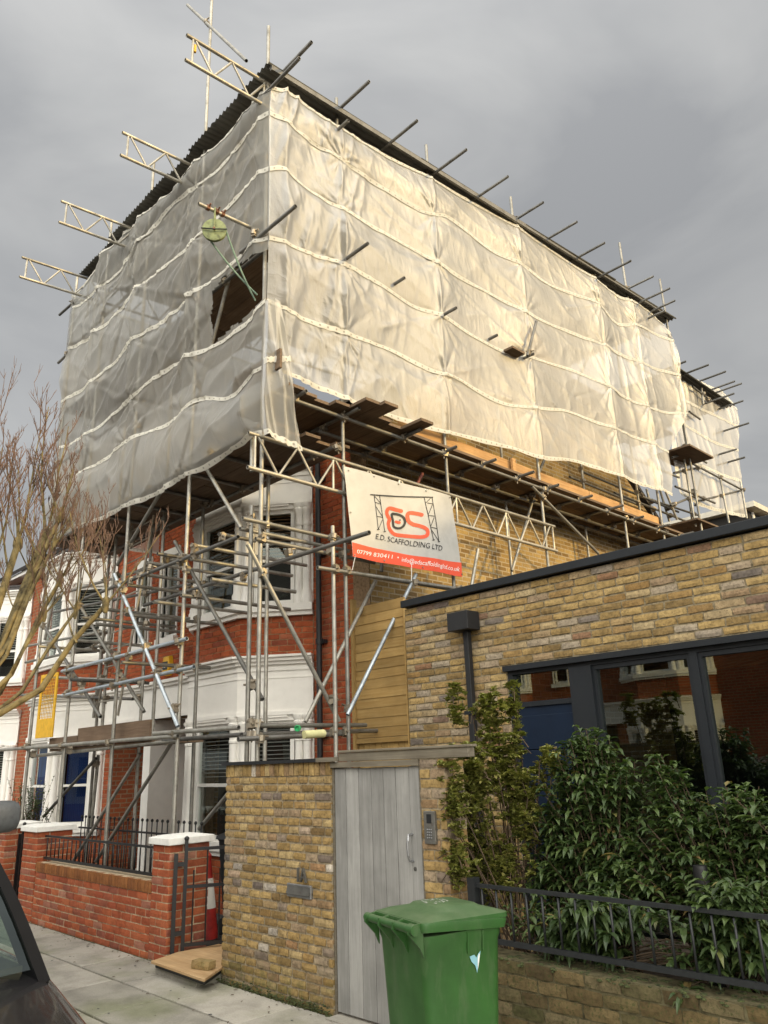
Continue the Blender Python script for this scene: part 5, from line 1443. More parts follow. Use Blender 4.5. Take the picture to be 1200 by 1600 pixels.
def stitch(A, B, parent):
    A = np.asarray(A); B = np.asarray(B); n = len(A); q_ = MB(); mid = (A + B) / 2 + np.array([.012, -.012, 0])
    q_.add([tuple(v) for v in A] + [tuple(v) for v in mid] + [tuple(v) for v in B], [(i, i + 1, n + i + 1, n + i) for i in range(n - 1)] + [(n + i, n + i + 1, 2 * n + i + 1, 2 * n + i) for i in range(n - 1)])
    return q_.build('corner_fold', 'sheet', parent, True)
stitch(VFRONT[:3 * 28 + 5, 1], VSIDE[:3 * 28 + 5, 1], side)
fz_ = VFRONT[4 * 28 + 1:, 1]; fl = VFLAP[:, 0]
stitch(fz_, np.stack([np.interp(-fz_[:, 2], -fl[:, 2], fl[:, c]) for c in range(3)], 1), front)
rear = thing('scaffold_sheeting', 'smaller sheeted section of scaffold at the rear right end', 'sheeting', (XS, 17, 7), 'translucent sheeting on the scaffolding')
def rear_disp(a, z, t, k, u):
    return .03 * ridge(vnoise(a * 1.9 + z * .6, z * .8 + k * 2))**3 + .04 * np.sin(np.pi * t) * vnoise(a * .8, z) + .02 * ridge(vnoise(a * 3.2 + z * .3, z * .4 + 5))**2
XR = -6.75
rear_curves = [[(1061, 580), (1095, 600), (1131, 617), (1150, 640)], [(1062, 624), (1084, 635), (1107, 646), (1153, 668)], [(1050, 658), (1078, 670), (1107, 688), (1153, 704)], [(1050, 707), (1080, 722), (1120, 740), (1157, 752)], [(1062, 770), (1095, 790), (1130, 800), (1166, 808)]]
cloth('sheet', rear_curves, lambda x, y: onX(x, y, XR), (1, 0, 0), 1, rear_disp, rear, 120, 18, bandw=.08)
rf2 = thing('temporary_roof', 'small lower corrugated roof over the rear end of the scaffolding', 'roof', (-8.5, 17.5, 10.1))
for i in range(5):
    place('roof_sheet', cme, rf2, (-6.85 - i * SW, 15.9, 10.12 + .01 * (i % 2)), rot=(.0, 0, 0))
# ------------------------------------------------------------------ banner
bn = thing('scaffold_banner', 'white and red firm banner tied to the scaffold poles', 'banner', (-6.36, 6.6, 4.0))
XB = -6.345
ZX, ZY, ZS = 530, 720, 6.0                                  # the lettering was measured on an enlargement of the photo
cor = [onX(ZX + x / ZS, ZY + y / ZS, XB) for x, y in ((45, 50), (1040, 330), (1165, 1085), (105, 905))]
def quadpt(s, t):
    a = cor[0].lerp(cor[1], s); b = cor[3].lerp(cor[2], s); p = a.lerp(b, t)
    p.x += .016 * math.sin(s * 9 + t * 2.0) + .012 * math.sin(s * 17 - t * 5) * t + .03 * t * (1 - t) + .02 * (t - .2) * math.sin(s * 5 + 1)
    return p
def homog(src, dst):
    A = []; b = []
    for (x, y), (u, v) in zip(src, dst):
        A.append([x, y, 1, 0, 0, 0, -u * x, -u * y]); b.append(u); A.append([0, 0, 0, x, y, 1, -v * x, -v * y]); b.append(v)
    h = np.linalg.solve(np.array(A, float), np.array(b, float)); return np.append(h, 1).reshape(3, 3)
yz = lambda p: (p.y, p.z)
# pixel -> plane (y, z) is exact; then plane -> (s, t) of the sheet
dst = [(0, 0), (1, 0), (1, 1), (0, 1)]
HB = homog([yz(c) for c in cor], dst)
def ptz(x, y, lift):
    p = onX(ZX + x / ZS, ZY + y / ZS, XB); v = HB @ np.array([p.y, p.z, 1]); q = quadpt(v[0] / v[2], v[1] / v[2]); q.x += lift
    return q
q = MB(); NS, NT = 60, 30
V = [quadpt(i / NS, j / NT) for j in range(NT + 1) for i in range(NS + 1)]
q.add(V, [(j * (NS + 1) + i, j * (NS + 1) + i + 1, (j + 1) * (NS + 1) + i + 1, (j + 1) * (NS + 1) + i) for j in range(NT) for i in range(NS)])
q.build('cloth', 'banner', bn, True)
q = MB(); V = []
for j in range(9):
    for i in range(NS + 1):
        s = i / NS; xa, ya = 98 + (1148 - 98) * s, 765 + (948 - 765) * s + 14 * math.sin(s * math.pi); xb, yb = 105 + (1165 - 105) * s, 905 + (1085 - 905) * s + 0
        V.append(ptz(xa + (xb - xa) * j / 8, ya + (yb - ya) * j / 8 - (.6 if j == 8 else 0), .004))
q.add(V, [(j * (NS + 1) + i, j * (NS + 1) + i + 1, (j + 1) * (NS + 1) + i + 1, (j + 1) * (NS + 1) + i) for j in range(8) for i in range(NS)])
q.build('red_strip', 'print_red', bn, True)
def stroke(pts, w, name, mat, closed=False, lift=.005, sub=6):
    P = [Vector((x, y, 0)) for x, y in pts]
    if closed: P = P + [P[0], P[1]]
    # rounded path
    Q = []
    for i in range(len(P) - 1):
        p0 = P[max(i - 1, 0)]; p1 = P[i]; p2 = P[i + 1]; p3 = P[min(i + 2, len(P) - 1)]
        for k in range(sub):
            t = k / sub; Q.append(.5 * ((2 * p1) + (-p0 + p2) * t + (2 * p0 - 5 * p1 + 4 * p2 - p3) * t * t + (-p0 + 3 * p1 - 3 * p2 + p3) * t**3))
    Q.append(P[-1]); L = []; Rr = []
    for i, p in enumerate(Q):
        d = (Q[min(i + 1, len(Q) - 1)] - Q[max(i - 1, 0)]).normalized(); n = Vector((-d.y, d.x, 0)) * w / 2; L.append(p + n); Rr.append(p - n)
    m_ = MB(); k = len(Q); m_.add([ptz(p.x, p.y, lift) for p in L + Rr], [(i, i + 1, k + i + 1, k + i) for i in range(k - 1)])
    if not closed and w > 15:
        for c in (Q[0], Q[-1]):
            b = [ptz(c.x + math.cos(2 * math.pi * j / 14) * w / 2, c.y + math.sin(2 * math.pi * j / 14) * w / 2, lift + .0006) for j in range(14)]; m_.add(b, [tuple(range(14))])
    return m_.build(name, mat, bn)
stroke([(585, 462), (535, 448), (480, 435), (452, 455), (450, 492), (475, 540), (462, 575), (472, 625), (505, 668), (545, 684), (610, 692), (700, 704), (770, 708), (812, 692), (820, 655), (798, 625), (740, 602), (690, 588), (655, 562), (641, 520), (645, 490), (670, 480), (720, 488), (768, 500)], 34, 'logo', 'print_red', sub=5)
stroke([(500, 488), (560, 494), (604, 520), (620, 562), (604, 604), (565, 622), (518, 606), (508, 548)], 21, 'logo', 'print_black', True, .0065)
stroke([(538, 559), (570, 568)], 24, 'logo', 'print_red', lift=.0065)
for a, b, w in (((278, 315), (868, 343), 10), ((318, 320), (358, 640), 6), ((375, 320), (423, 658), 6), ((330, 385), (385, 400), 6), ((345, 515), (403, 522), 6), ((325, 330), (382, 390), 5), ((335, 425), (398, 512), 5), ((400, 545), (360, 632), 5), ((345, 640), (370, 636), 8), ((410, 660), (434, 654), 8),
                ((792, 345), (875, 735), 6), ((860, 345), (930, 750), 6), ((818, 393), (865, 402), 6), ((830, 507), (885, 515), 6), ((855, 617), (908, 628), 6), ((848, 350), (805, 392), 5), ((863, 410), (828, 500), 5), ((880, 525), (850, 610), 5), ((856, 640), (926, 742), 5), ((866, 738), (888, 734), 8), ((920, 753), (940, 748), 8)):
    stroke([a, b], w, 'logo', 'print_black', sub=2)
def lettering(body, p0, p1, h, mat, bow=0.0):
    vs, fs = text_outline(body, 1.0); xm = max(v[0] for v in vs); ym = .73
    d = Vector((p1[0] - p0[0], p1[1] - p0[1]))
    def mp_(v):
        s = v[0] / xm; x = p0[0] + d.x * s; y = p0[1] + d.y * s + bow * math.sin(math.pi * s); up = v[1] / ym * h
        return ptz(x - up * -.12 * -1 * -1, y - up, .0065)
    m_ = MB(); m_.add([mp_(v) for v in vs], fs); return m_.build('lettering', mat, bn)
lettering('E.D. SCAFFOLDING LTD', (330, 726), (962, 838), 52, 'print_black', 4)
lettering('07799 830411', (140, 872), (495, 917), 40, 'print_white')
lettering('•', (538, 922), (556, 924), 40, 'print_white')
lettering('info@edscaffoldingltd.co.uk', (582, 942), (1138, 1032), 44, 'print_white')
for x, y in ((82, 92), (320, 150), (563, 215), (808, 283), (1030, 345), (90, 480), (575, 545), (1110, 695), (120, 890), (425, 935), (785, 1000), (1160, 1060)):
    m_ = MB(); c = ptz(x, y, .008); m_.lathe(c, [(.011, 0), (.011, .003), (.005, .004)], 10, axis=(1, 0, 0)); m_.build('eyelet', 'galv_dark', bn)
for (x0, y0), (x1, y1) in (((122, 905), (122, 1025)), ((680, 960), (678, 1125)), ((563, 215), (560, 190)), ((808, 283), (806, 262)), ((320, 150), (318, 128))):
    m_ = MB(); m_.tube(ptz(x0, y0, .012), onX(ZX + x1 / ZS, ZY + y1 / ZS, XB), .004, 6); m_.build('tie', 'print_white', bn)

# ------------------------------------------------------------------ gin wheel and rope
gin = thing('gin_wheel', 'green gin wheel pulley hanging from a tube above the sheet opening', 'pulley', (-6.75, 3.95, 7.7))
pa, pb = onX(410, 362, -6.75), onX(310, 318, -6.75)
q = MB(); q.tube(pa + Vector((0, .35, 0)), pb, TR, 12, bore=True); q.build('jib_tube', 'galv', gin, True)
wc = onX(335, 360, -6.75); ax = Vector((.80, -.60, -.1)).normalized()
q = MB(); q.lathe(wc - ax * .02, [(.02, -.004), (.128, -.004), (.142, .0), (.142, .008), (.128, .014), (.128, .026), (.142, .032), (.142, .040), (.128, .044), (.02, .044)], 28, axis=ax); q.build('wheel', 'pulley_green', gin, True)
top = Vector((wc.x, wc.y, pa.z - .03))
q = MB()
for s_ in (-.035, .045): q.path([wc + ax * s_, wc + ax * s_ + Vector((0, 0, .12)), top + ax * s_ * .6], .012, 6)
q.build('fork', 'pulley_green', gin)
q = MB(); q.tube(wc + ax * -.05, wc + ax * .06, .014, 8); q.build('axle', 'rust', gin)
for dy in (-.10, .02, .10):
    c = pa.lerp(pb, (pa.y - (wc.y + dy)) / (pa.y - pb.y)); q = MB(); q.tube(c + Vector((0, -.02, 0)), c + Vector((0, .02, 0)), .036, 8); q.tube(c + Vector((.03, 0, .0)), c + Vector((.07, 0, .02)), .011, 6); q.build('coupler', 'rust', gin)
hv = ax.cross(Vector((0, 0, 1))).normalized()
q = MB(); q.path([wc + hv * .15 - Vector((0, 0, .0)) + ax * .04, wc + ax * .06 + Vector((0, 0, -.02)), wc - hv * .15 + ax * .04], .008, 6); q.build('guard_bar', 'black_iron', gin)
rp = thing('hoist_rope', 'pale green hoist rope running from the pulley into the sheet opening', 'rope', (-6.75, 4.6, 7.2))
for sg, px in ((1, (402, 461)), (-1, (399, 470))):
    a = wc + hv * .135 * sg + ax * .0; b = onY(*px, 4.64); q = MB(); pts = []
    for i in range(13):
        t = i / 12; p_ = a.lerp(b, t); p_.z -= .05 * math.sin(math.pi * t); pts.append(p_)
    if sg < 0: pts = [wc + (hv * math.cos(t) + Vector((0, 0, 1)) * math.sin(t)) * .136 for t in [math.pi * k / 10 for k in range(0, 11)]] + pts
    q.path(pts, .011, 8); q.build('rope', 'green_rope', rp, True)

# ------------------------------------------------------------------ green wheelie bin
gb = thing('wheelie_bin', 'green wheelie bin standing on the pavement in front of the grey gate', 'bin', (-3.12, 3.33, 0))
BA = R(-13); bu = Vector((math.cos(BA), math.sin(BA), 0)); bn_ = Vector((-bu.y, bu.x, 0)); BC = Vector((-3.115, 3.34, 0))
def bp_(u, v, z): return BC + bu * u + bn_ * v + Vector((0, 0, z))     # v<0 is the handle side
def rrect(hu, hv0, hv1, rad, n=5):
    out = []
    for cx, cy, a0 in ((hu - rad, hv1 - rad, 0), (-hu + rad, hv1 - rad, 90), (-hu + rad, hv0 + rad, 180), (hu - rad, hv0 + rad, 270)):
        for i in range(n + 1): a = R(a0 + 90 * i / n); out.append((cx + rad * math.cos(a), cy + rad * math.sin(a)))
    return out
def loft(q, secs):
    n = len(secs[0]); vs = [p for s in secs for p in s]; fs = [(i * n + k, i * n + (k + 1) % n, (i + 1) * n + (k + 1) % n, (i + 1) * n + k) for i in range(len(secs) - 1) for k in range(n)]
    q.add(vs, fs + [tuple(range(n - 1, -1, -1)), tuple(range(len(vs) - n, len(vs)))])
q = MB(); secs = []
for z, hu, v0, v1 in ((.03, .175, -.17, .18), (.10, .19, -.19, .20), (.5, .208, -.215, .222), (.90, .224, -.238, .245), (.925, .232, -.245, .252), (.965, .235, -.248, .255)):
    secs.append([bp_(x, y, z) for x, y in rrect(hu, v0, v1, .05)])
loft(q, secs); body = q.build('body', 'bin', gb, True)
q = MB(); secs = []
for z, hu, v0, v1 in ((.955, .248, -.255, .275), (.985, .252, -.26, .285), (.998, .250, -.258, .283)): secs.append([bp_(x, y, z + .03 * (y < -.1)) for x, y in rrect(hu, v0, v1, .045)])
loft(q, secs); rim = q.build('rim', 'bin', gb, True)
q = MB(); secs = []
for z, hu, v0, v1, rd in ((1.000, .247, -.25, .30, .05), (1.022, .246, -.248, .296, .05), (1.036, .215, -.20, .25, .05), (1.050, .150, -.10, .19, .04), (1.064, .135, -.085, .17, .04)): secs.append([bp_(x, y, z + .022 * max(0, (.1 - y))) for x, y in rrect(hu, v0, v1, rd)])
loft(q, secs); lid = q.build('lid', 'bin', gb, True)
q = MB(); q.path([bp_(-.215, -.30, 1.005), bp_(.215, -.30, 1.005)], .020, 10); q.build('handle_bar', 'bin', gb, True)
for u in (-.215, -.075, .065, .215):
    q = MB(); P0 = [(-.32, 1.02), (-.24, 1.03), (-.238, .87), (-.262, .92), (-.325, .985)]
    q.add([bp_(u - .006, v, z) for v, z in P0] + [bp_(u + .006, v, z) for v, z in P0], [tuple(range(4, -1, -1)), tuple(range(5, 10))] + [(i, (i + 1) % 5, (i + 1) % 5 + 5, i + 5) for i in range(5)]); q.build('handle_bracket', 'bin', gb)
q = MB(); q.path([bp_(.19, -.30, 1.005), bp_(.245, -.30, 1.005)], .026, 10); q.path([bp_(-.235, -.30, 1.005), bp_(-.19, -.30, 1.005)], .022, 10); q.build('hinge_knuckle', 'bin', gb, True)
for u in (-.215, .215):
    q = MB(); c = bp_(u, -.19, .10); q.lathe(c - bu * .03, [(.03, 0), (.10, 0), (.10, .06), (.03, .06)], 20, axis=bu); q.build('wheel', 'rubber', gb, True)
for v in (.02, .115):
    q = MB(); q.add([bp_(.231, v - .004, .955), bp_(.231, v + .004, .955), bp_(.226, v + .004, .86), bp_(.226, v - .004, .86), bp_(.24, v - .004, .955), bp_(.24, v + .004, .955), bp_(.232, v + .004, .86), bp_(.232, v - .004, .86)], [(4, 5, 6, 7), (0, 3, 2, 1), (0, 1, 5, 4), (1, 2, 6, 5), (2, 3, 7, 6), (3, 0, 4, 7)]); q.build('rib', 'bin', gb)
# hummingbird shaped scrap of sticker
q = MB(); xf = lambda v, z: bp_(.2295 - (.93 - z) * .042 + .003, .07 + v, z)
q.add([xf(a, .80 + b) for a, b in ((-.042, .045), (-.012, .05), (.0, .035), (.014, .052), (.028, .062), (.022, .035), (.012, .01), (.002, -.035), (-.008, .0), (-.03, .02))], [tuple(range(10))]); q.build('sticker', 'sticker_blue', gb)
q = MB()
q.add([xf(a, .80 + b) for a, b in ((.008, .03), (.016, .05), (.022, .05), (.016, .015), (.006, -.02))], [tuple(range(5))])
for v in q.v: pass
o = q.build('sticker', 'print_white', gb)
for v in o.data.vertices: v.co += bu * .0012
q = MB(); r5 = random.Random(6)
for i in range(26):
    u, v = r5.uniform(-.11, .02), r5.uniform(-.06, .10); s1, s2 = r5.uniform(.003, .013), r5.uniform(.002, .004); z = 1.0645 + .022 * max(0, .1 - v) + .0012
    q.add([bp_(u - s1, v - s2, z + .0005), bp_(u + s1, v - s2, z + .0005), bp_(u + s1, v + s2, z), bp_(u - s1, v + s2, z)], [(0, 1, 2, 3)])
q.build('scuffed_print', 'print_white', gb)

# black wheelie bin and cone behind the garden gate
kb_ = thing('wheelie_bin', 'black wheelie bin in the gateway behind the traffic cone', 'bin', (-8.0, 5.6, 0))
q = MB(); secs = [[(-8.02 + x, 5.55 + y, z) for x, y in rrect(hu, -hu * 1.1, hu * 1.1, .05)] for z, hu in ((.05, .22), (.5, .25), (.98, .28), (1.0, .29))]; loft(q, secs); q.build('body', 'black_plastic', kb_, True)
q = MB(); secs = [[(-8.02 + x, 5.55 + y, z) for x, y in rrect(hu, -hu * 1.1, hu * 1.1, .05)] for z, hu in ((1.005, .305), (1.04, .30), (1.09, .20))]; loft(q, secs); q.build('lid', 'black_plastic', kb_, True)
for u in (-.2, .2):
    q = MB(); q.lathe((-8.02 + u, 5.30, .1), [(.1, -.025), (.1, .025)], 16, axis=(1, 0, 0)); q.build('wheel', 'rubber', kb_)
cn = thing('traffic_cone', 'red traffic cone with a white sleeve behind the iron gate', 'cone', (-8.0, 4.93, .02))
c0 = Vector((-8.0, 4.93, .02))
q = MB(); q.add([c0 + Vector((x, y, z)) for z, h in ((0, .20), (.05, .18)) for x, y in ((-h, -h), (h, -h), (h, h), (-h, h))], [(0, 3, 2, 1), (4, 5, 6, 7), (0, 1, 5, 4), (1, 2, 6, 5), (2, 3, 7, 6), (3, 0, 4, 7)]); q.build('base', 'black_plastic', cn)
rad = lambda h: .145 - (.145 - .04) * (h - .05) / .8
q = MB(); q.lathe(c0, [(rad(.05), .05), (rad(.34), .34)], 24); q.build('lower_cone', 'cone_red', cn, True)
q = MB(); q.lathe(c0, [(rad(.34) + .003, .34), (rad(.63) + .003, .63)], 24); q.build('sleeve', 'cone_white', cn, True)
q = MB(); q.lathe(c0, [(rad(.63), .63), (rad(.80), .80), (.048, .81), (.05, .86), (.03, .885)], 24); q.build('tip', 'cone_red', cn, True)

# bollard light among the shrubs
bl = thing('bollard_light', 'black cylindrical bollard light among the shrubs behind the railing', 'light', (-2.05, 4.62, .42))
pp = onY(1093, 1352, 4.62)
q = MB(); q.tube((pp.x, 4.62, .4), (pp.x, 4.62, pp.z - .13), .040, 16); q.build('post', 'black_plastic', bl, True)
q = MB(); q.lathe((pp.x, 4.62, pp.z - .129), [(.041, 0), (.043, .02), (.041, .11), (.038, .128)], 16); q.build('head', 'black_iron', bl, True)
q = MB(); q.tube((pp.x, 4.62, pp.z - .15), (pp.x, 4.62, pp.z - .131), .0415, 16); q.build('collar', 'foil_grey', bl, True)

# ------------------------------------------------------------------ parked cars
def car_profile(sec):
    """sec: list of (x, [(y, z)...]) half sections lofted along x and mirrored"""
    q = MB(); full = []
    for x, pts in sec:
        right = [(x, -y, z) for y, z in pts]; left = [(x, y, z) for y, z in reversed(pts)]; full.append(right + left)
    loft(q, full); return q
cy = .62                                                            # centre line of the black car, front towards +x
car = thing('parked_car', 'black car parked at the kerb, its windscreen and bonnet in the lower left corner', 'car', (-4.4, cy, -.12))
def bsec(x, w, zb, zbelt, wb):
    h = [(w * .80, zb), (w * .97, zb + .10), (w, zb + .30), (w * 1.0, zbelt - .24), (w * .985, zbelt - .12), (wb + (w - wb) * .45, zbelt - .035), (wb, zbelt), (wb * .6, zbelt + .03), (wb * .25, zbelt + .045)]
    return [(x, cy - y, z) for y, z in h] + [(x, cy + y, z) for y, z in reversed(h)]
q = MB(); loft(q, [bsec(*a) for a in ((-6.75, .70, .28, .90, .62), (-6.68, .80, .16, 1.02, .72), (-6.4, .85, .08, 1.07, .77), (-5.4, .865, .06, 1.08, .79), (-4.2, .865, .06, 1.08, .795), (-3.55, .865, .06, 1.075, .79), (-3.3, .865, .06, 1.03, .755), (-2.9, .855, .06, .965, .71), (-2.55, .82, .08, .87, .66), (-2.36, .74, .14, .74, .58), (-2.30, .66, .20, .64, .5))])
bo_ = q.build('body', 'car_black', car, True); ss = bo_.modifiers.new('round', 'SUBSURF'); ss.levels = 2; ss.render_levels = 2
def gpt(t, s):                                                      # windscreen surface: t up, s across
    b = Vector((-3.42 + .16 * (1 - s * s), cy + .755 * s, 1.075 + .02 * (1 - s * s))); a = Vector((-3.98 + .10 * (1 - s * s), cy + .60 * s, 1.585 + .03 * (1 - s * s)))
    p = b.lerp(a, t); p.z += .035 * math.sin(math.pi * t); p.x += .02 * math.sin(math.pi * t); return p
q = MB(); NU, NV = 18, 8
q.add([gpt(j / NV, -.97 + 1.94 * i / NU) for j in range(NV + 1) for i in range(NU + 1)], [(j * (NU + 1) + i, j * (NU + 1) + i + 1, (j + 1) * (NU + 1) + i + 1, (j + 1) * (NU + 1) + i) for j in range(NV) for i in range(NU)])
q.build('windscreen', 'car_glass', car, True)
for sgn in (-1, 1):                                                 # pillars: broad flat bands beside the glass
    q = MB(); V = []
    for j in range(9):
        t = -.10 + 1.12 * j / 8; p = gpt(t, .965 * sgn); o_ = Vector((-.07, .034 * sgn, -.01)); e_ = Vector((-.02, .032 * sgn, .010))
        V += [p + Vector((.006, -.012 * sgn, .012)), p + e_ + Vector((.012, 0, .012)), p + o_, p + Vector((-.06, -.02 * sgn, -.03))]
    q.add(V, [(4 * j + k, 4 * j + (k + 1) % 4, 4 * j + 4 + (k + 1) % 4, 4 * j + 4 + k) for j in range(8) for k in range(4)] + [(0, 1, 2, 3), (35, 34, 33, 32)])
    q.build('pillar', 'pillar', car, True)
    for x in (-5.15, -6.35):
        q = MB(); q.hexa([(x, cy + .80 * sgn, 1.06), (x + .10, cy + .80 * sgn, 1.06), (x + .10, cy + .77 * sgn, 1.06), (x, cy + .77 * sgn, 1.06), (x + .03, cy + .62 * sgn, 1.6), (x + .13, cy + .62 * sgn, 1.6), (x + .13, cy + .58 * sgn, 1.6), (x + .03, cy + .58 * sgn, 1.6)]); q.build('pillar', 'car_black', car)
    q = MB(); q.add([(-3.62, cy + .80 * sgn, 1.08), (-6.35, cy + .80 * sgn, 1.08), (-6.2, cy + .61 * sgn, 1.58), (-4.1, cy + .61 * sgn, 1.58)], [(0, 1, 2, 3)]); q.build('side_window', 'car_glass', car)
    for x in (-3.05, -5.75):
        q = MB(); q.lathe((x, cy + sgn * .79, .22), [(.10, -.10), (.33, -.10), (.34, -.06), (.34, .06), (.33, .10), (.10, .10)], 28, axis=(0, 1, 0)); wh = q.build('wheel', 'rubber', car, True)
        q = MB(); q.lathe((x, cy + sgn * .86, .22), [(.02, -.03), (.2, -.02), (.21, .03), (.02, .04)], 20, axis=(0, sgn, 0)); q.build('rim', 'foil_grey', wh, True)
    q = MB(); q.lathe((-2.46, cy + sgn * .56, .60), [(.02, 0), (.11, .01), (.10, .05), (.03, .07)], 16, axis=(.9, 0, .3)); q.build('headlight', 'glass', car, True)
q = MB(); secs = []
for x, w, z in ((-3.95, .60, 1.585), (-4.3, .62, 1.64), (-5.2, .62, 1.65), (-6.0, .60, 1.61), (-6.35, .56, 1.55)): secs.append([(x, cy - w, z - .03), (x, cy - w * .6, z + .01), (x, cy, z + .03), (x, cy + w * .6, z + .01), (x, cy + w, z - .03), (x, cy, z - .05)])
loft(q, secs); q.build('roof', 'car_black', car, True)
q = MB(); q.add([(-6.35, cy - .56, 1.54), (-6.35, cy + .56, 1.54), (-6.68, cy + .7, 1.05), (-6.68, cy - .7, 1.05)], [(0, 1, 2, 3)]); q.build('rear_window', 'car_glass', car)
q = MB(); q.box(-3.75, -3.46, cy - .7, cy + .7, 1.0, 1.085); q.build('dashboard', 'black_plastic', car)
for y0 in (-.36, .36):
    q = MB(); loft(q, [[(-4.75 + dx - .12 * k, cy + y0 + a, .7 + .68 * k) for a, dx in ((-.22, 0), (.22, 0), (.2, .12), (-.2, .12))] for k in (0, .5, 1.0)]); q.build('seat', 'black_plastic', car)
for y0, y1 in ((-.55, -.02), (.05, .60)):
    q = MB(); q.path([gpt(.02, y0) + Vector((.02, 0, .012)), gpt(.06, (y0 + y1) / 2) + Vector((.02, 0, .012)), gpt(.10, y1) + Vector((.02, 0, .012))], .010, 6); q.build('wiper', 'black_plastic', car)
van = thing('parked_van', 'grey van parked behind the black car, only its door mirror in view', 'van', (-8.2, 1.15, -.12))
q = MB(); secs = []
for x, hw, zb, zt in ((-10.9, .92, .2, 2.0), (-10.8, .96, .12, 2.1), (-7.6, .96, .10, 2.1), (-7.0, .95, .10, 1.9), (-6.45, .93, .12, 1.15), (-6.15, .86, .2, .95), (-6.05, .75, .3, .75)):
    secs.append([(x, 1.05 + y, zb - .12 + (zt - zb) * k) for y, k in ((-hw * .95, 0), (-hw, .15), (-hw, .5), (-hw * .9, .8), (-hw * .75, 1), (hw * .75, 1), (hw * .9, .8), (hw, .5), (hw, .15), (hw * .95, 0))])
loft(q, secs); vb = q.build('body', 'van_grey', van, True)
for x in (-7.1, -10.0):
    for sgn in (-1, 1):
        q = MB(); q.lathe((x, 1.05 + sgn * .86, .21), [(.1, -.1), (.33, -.1), (.33, .1), (.1, .1)], 24, axis=(0, 1, 0)); q.build('wheel', 'rubber', van, True)
mc = Vector((-6.62, 2.25, 1.49))
q = MB(); secs = []
for y, k in ((-.16, .72), (-.12, .98), (.0, 1.0), (.07, .97), (.115, .82), (.135, .45)):
    secs.append([mc + Vector((.085 * k * math.cos(a) * (1 if math.cos(a) > 0 else .5), y, .118 * k * math.sin(a) * abs(math.sin(a))**-.35)) for a in [2 * math.pi * (i + .5) / 20 for i in range(20)]])
loft(q, secs); mo_ = q.build('door_mirror', 'mirror_grey', van, True)
q = MB(); q.path([(-6.72, 1.95, 1.38), (-6.66, 2.1, 1.38), mc + Vector((0, -.02, -.10))], .03, 8); q.build('mirror_arm', 'black_plastic', van)

# ------------------------------------------------------------------ shrubs
def leaf_geo(q, p, d, up, L, w, droop):
    side = d.cross(up); 
    if side.length < 1e-3: return
    side.normalize(); nrm = side.cross(d)
    a = p; b = p + d * L * .35 - Vector((0, 0, droop * L * .12)); c = p + d * L * .72 - Vector((0, 0, droop * L * .38)); e_ = p + d * L - Vector((0, 0, droop * L * .75))
    f = nrm * w * .25
    q.add([a, b + side * w * .5 + f, c + side * w * .42 + f, e_, c - side * w * .42 + f, b - side * w * .5 + f, b, c], [(0, 6, 1), (6, 7, 2, 1), (7, 3, 2), (0, 5, 6), (5, 4, 7, 6), (4, 3, 7)])
def shrub(name, label, cat, base, clumps, nstem, mat, L, w, nleaf, droop, seed, tips=True, group=None, thin=3):
    rg = random.Random(seed); t = thing(name, label, cat, base, group); B = Vector(base)
    st_ = MB(); lf = MB()
    for (cx, cy_, cz, rx, ry, rz, k) in clumps:
        c = Vector((cx, cy_, cz))
        for i in range(int(nstem * k)):
            v = Vector((rg.gauss(0, .45), rg.gauss(0, .45), rg.gauss(.15, .5))); v = Vector((max(-1, min(1, v.x)) * rx, max(-1, min(1, v.y)) * ry, max(-1, min(1, v.z)) * rz)); tip = c + v
            mid = (B + Vector((rg.uniform(-.1, .1), rg.uniform(-.08, .08), 0))).lerp(tip, .55 if thin < 6 else .8) + Vector((rg.uniform(-.06, .06), rg.uniform(-.06, .06), .05))
            if thin > 6: mid = tip + Vector((rg.uniform(-.12, .12), rg.uniform(-.06, .06), rg.uniform(-.16, .02)))
            p0 = B + Vector((rg.uniform(-.12, .12), rg.uniform(-.08, .08), 0))
            if i % thin == 0: st_.path([p0, mid, tip], .006, 5, .002)
            elif thin < 6 or i % 3 == 0: st_.path([mid, mid.lerp(tip, .5) + Vector((0, 0, .03)), tip], .004, 4, .002)
            d0 = (tip - mid).normalized()
            for m_ in range(nleaf):
                s = rg.random()**.6; p = mid.lerp(tip, .35 + .65 * s); a = rg.uniform(0, 2 * math.pi)
                d = (Vector((math.cos(a), math.sin(a), rg.uniform(-.1, .7))) + d0 * .5).normalized()
                leaf_geo(lf, p, d, Vector((0, 0, 1)), L * rg.uniform(.7, 1.2), w * rg.uniform(.8, 1.15), droop * rg.uniform(.5, 1.3))
    st_.build('stems', 'stem', t); o = lf.build('foliage', mat, t); o['kind'] = 'stuff'
    return t
def cl(px, Y, rx, ry, rz, k): p = onY(*px, Y); return (p.x, p.y, p.z, rx, ry, rz, k)
shrub('evergreen_shrub', 'tall dark evergreen shrub with drooping leaves in front of the blue door', 'shrub', (-3.05, 5.0, .42),
      [cl((915, 1190), 5.0, .22, .22, .22, 1.0), cl((895, 1290), 5.0, .32, .28, .28, 1.6), cl((960, 1260), 5.0, .22, .25, .3, 1.2), cl((870, 1370), 4.9, .28, .2, .28, 1.1), cl((950, 1400), 4.85, .28, .22, .3, 1.2), cl((900, 1480), 4.5, .3, .2, .16, .6), cl((930, 1430), 4.4, .3, .14, .12, .5)], 70, 'leaf_dark', .115, .036, 16, 1.0, 3, group='evergreen shrubs behind the railing')
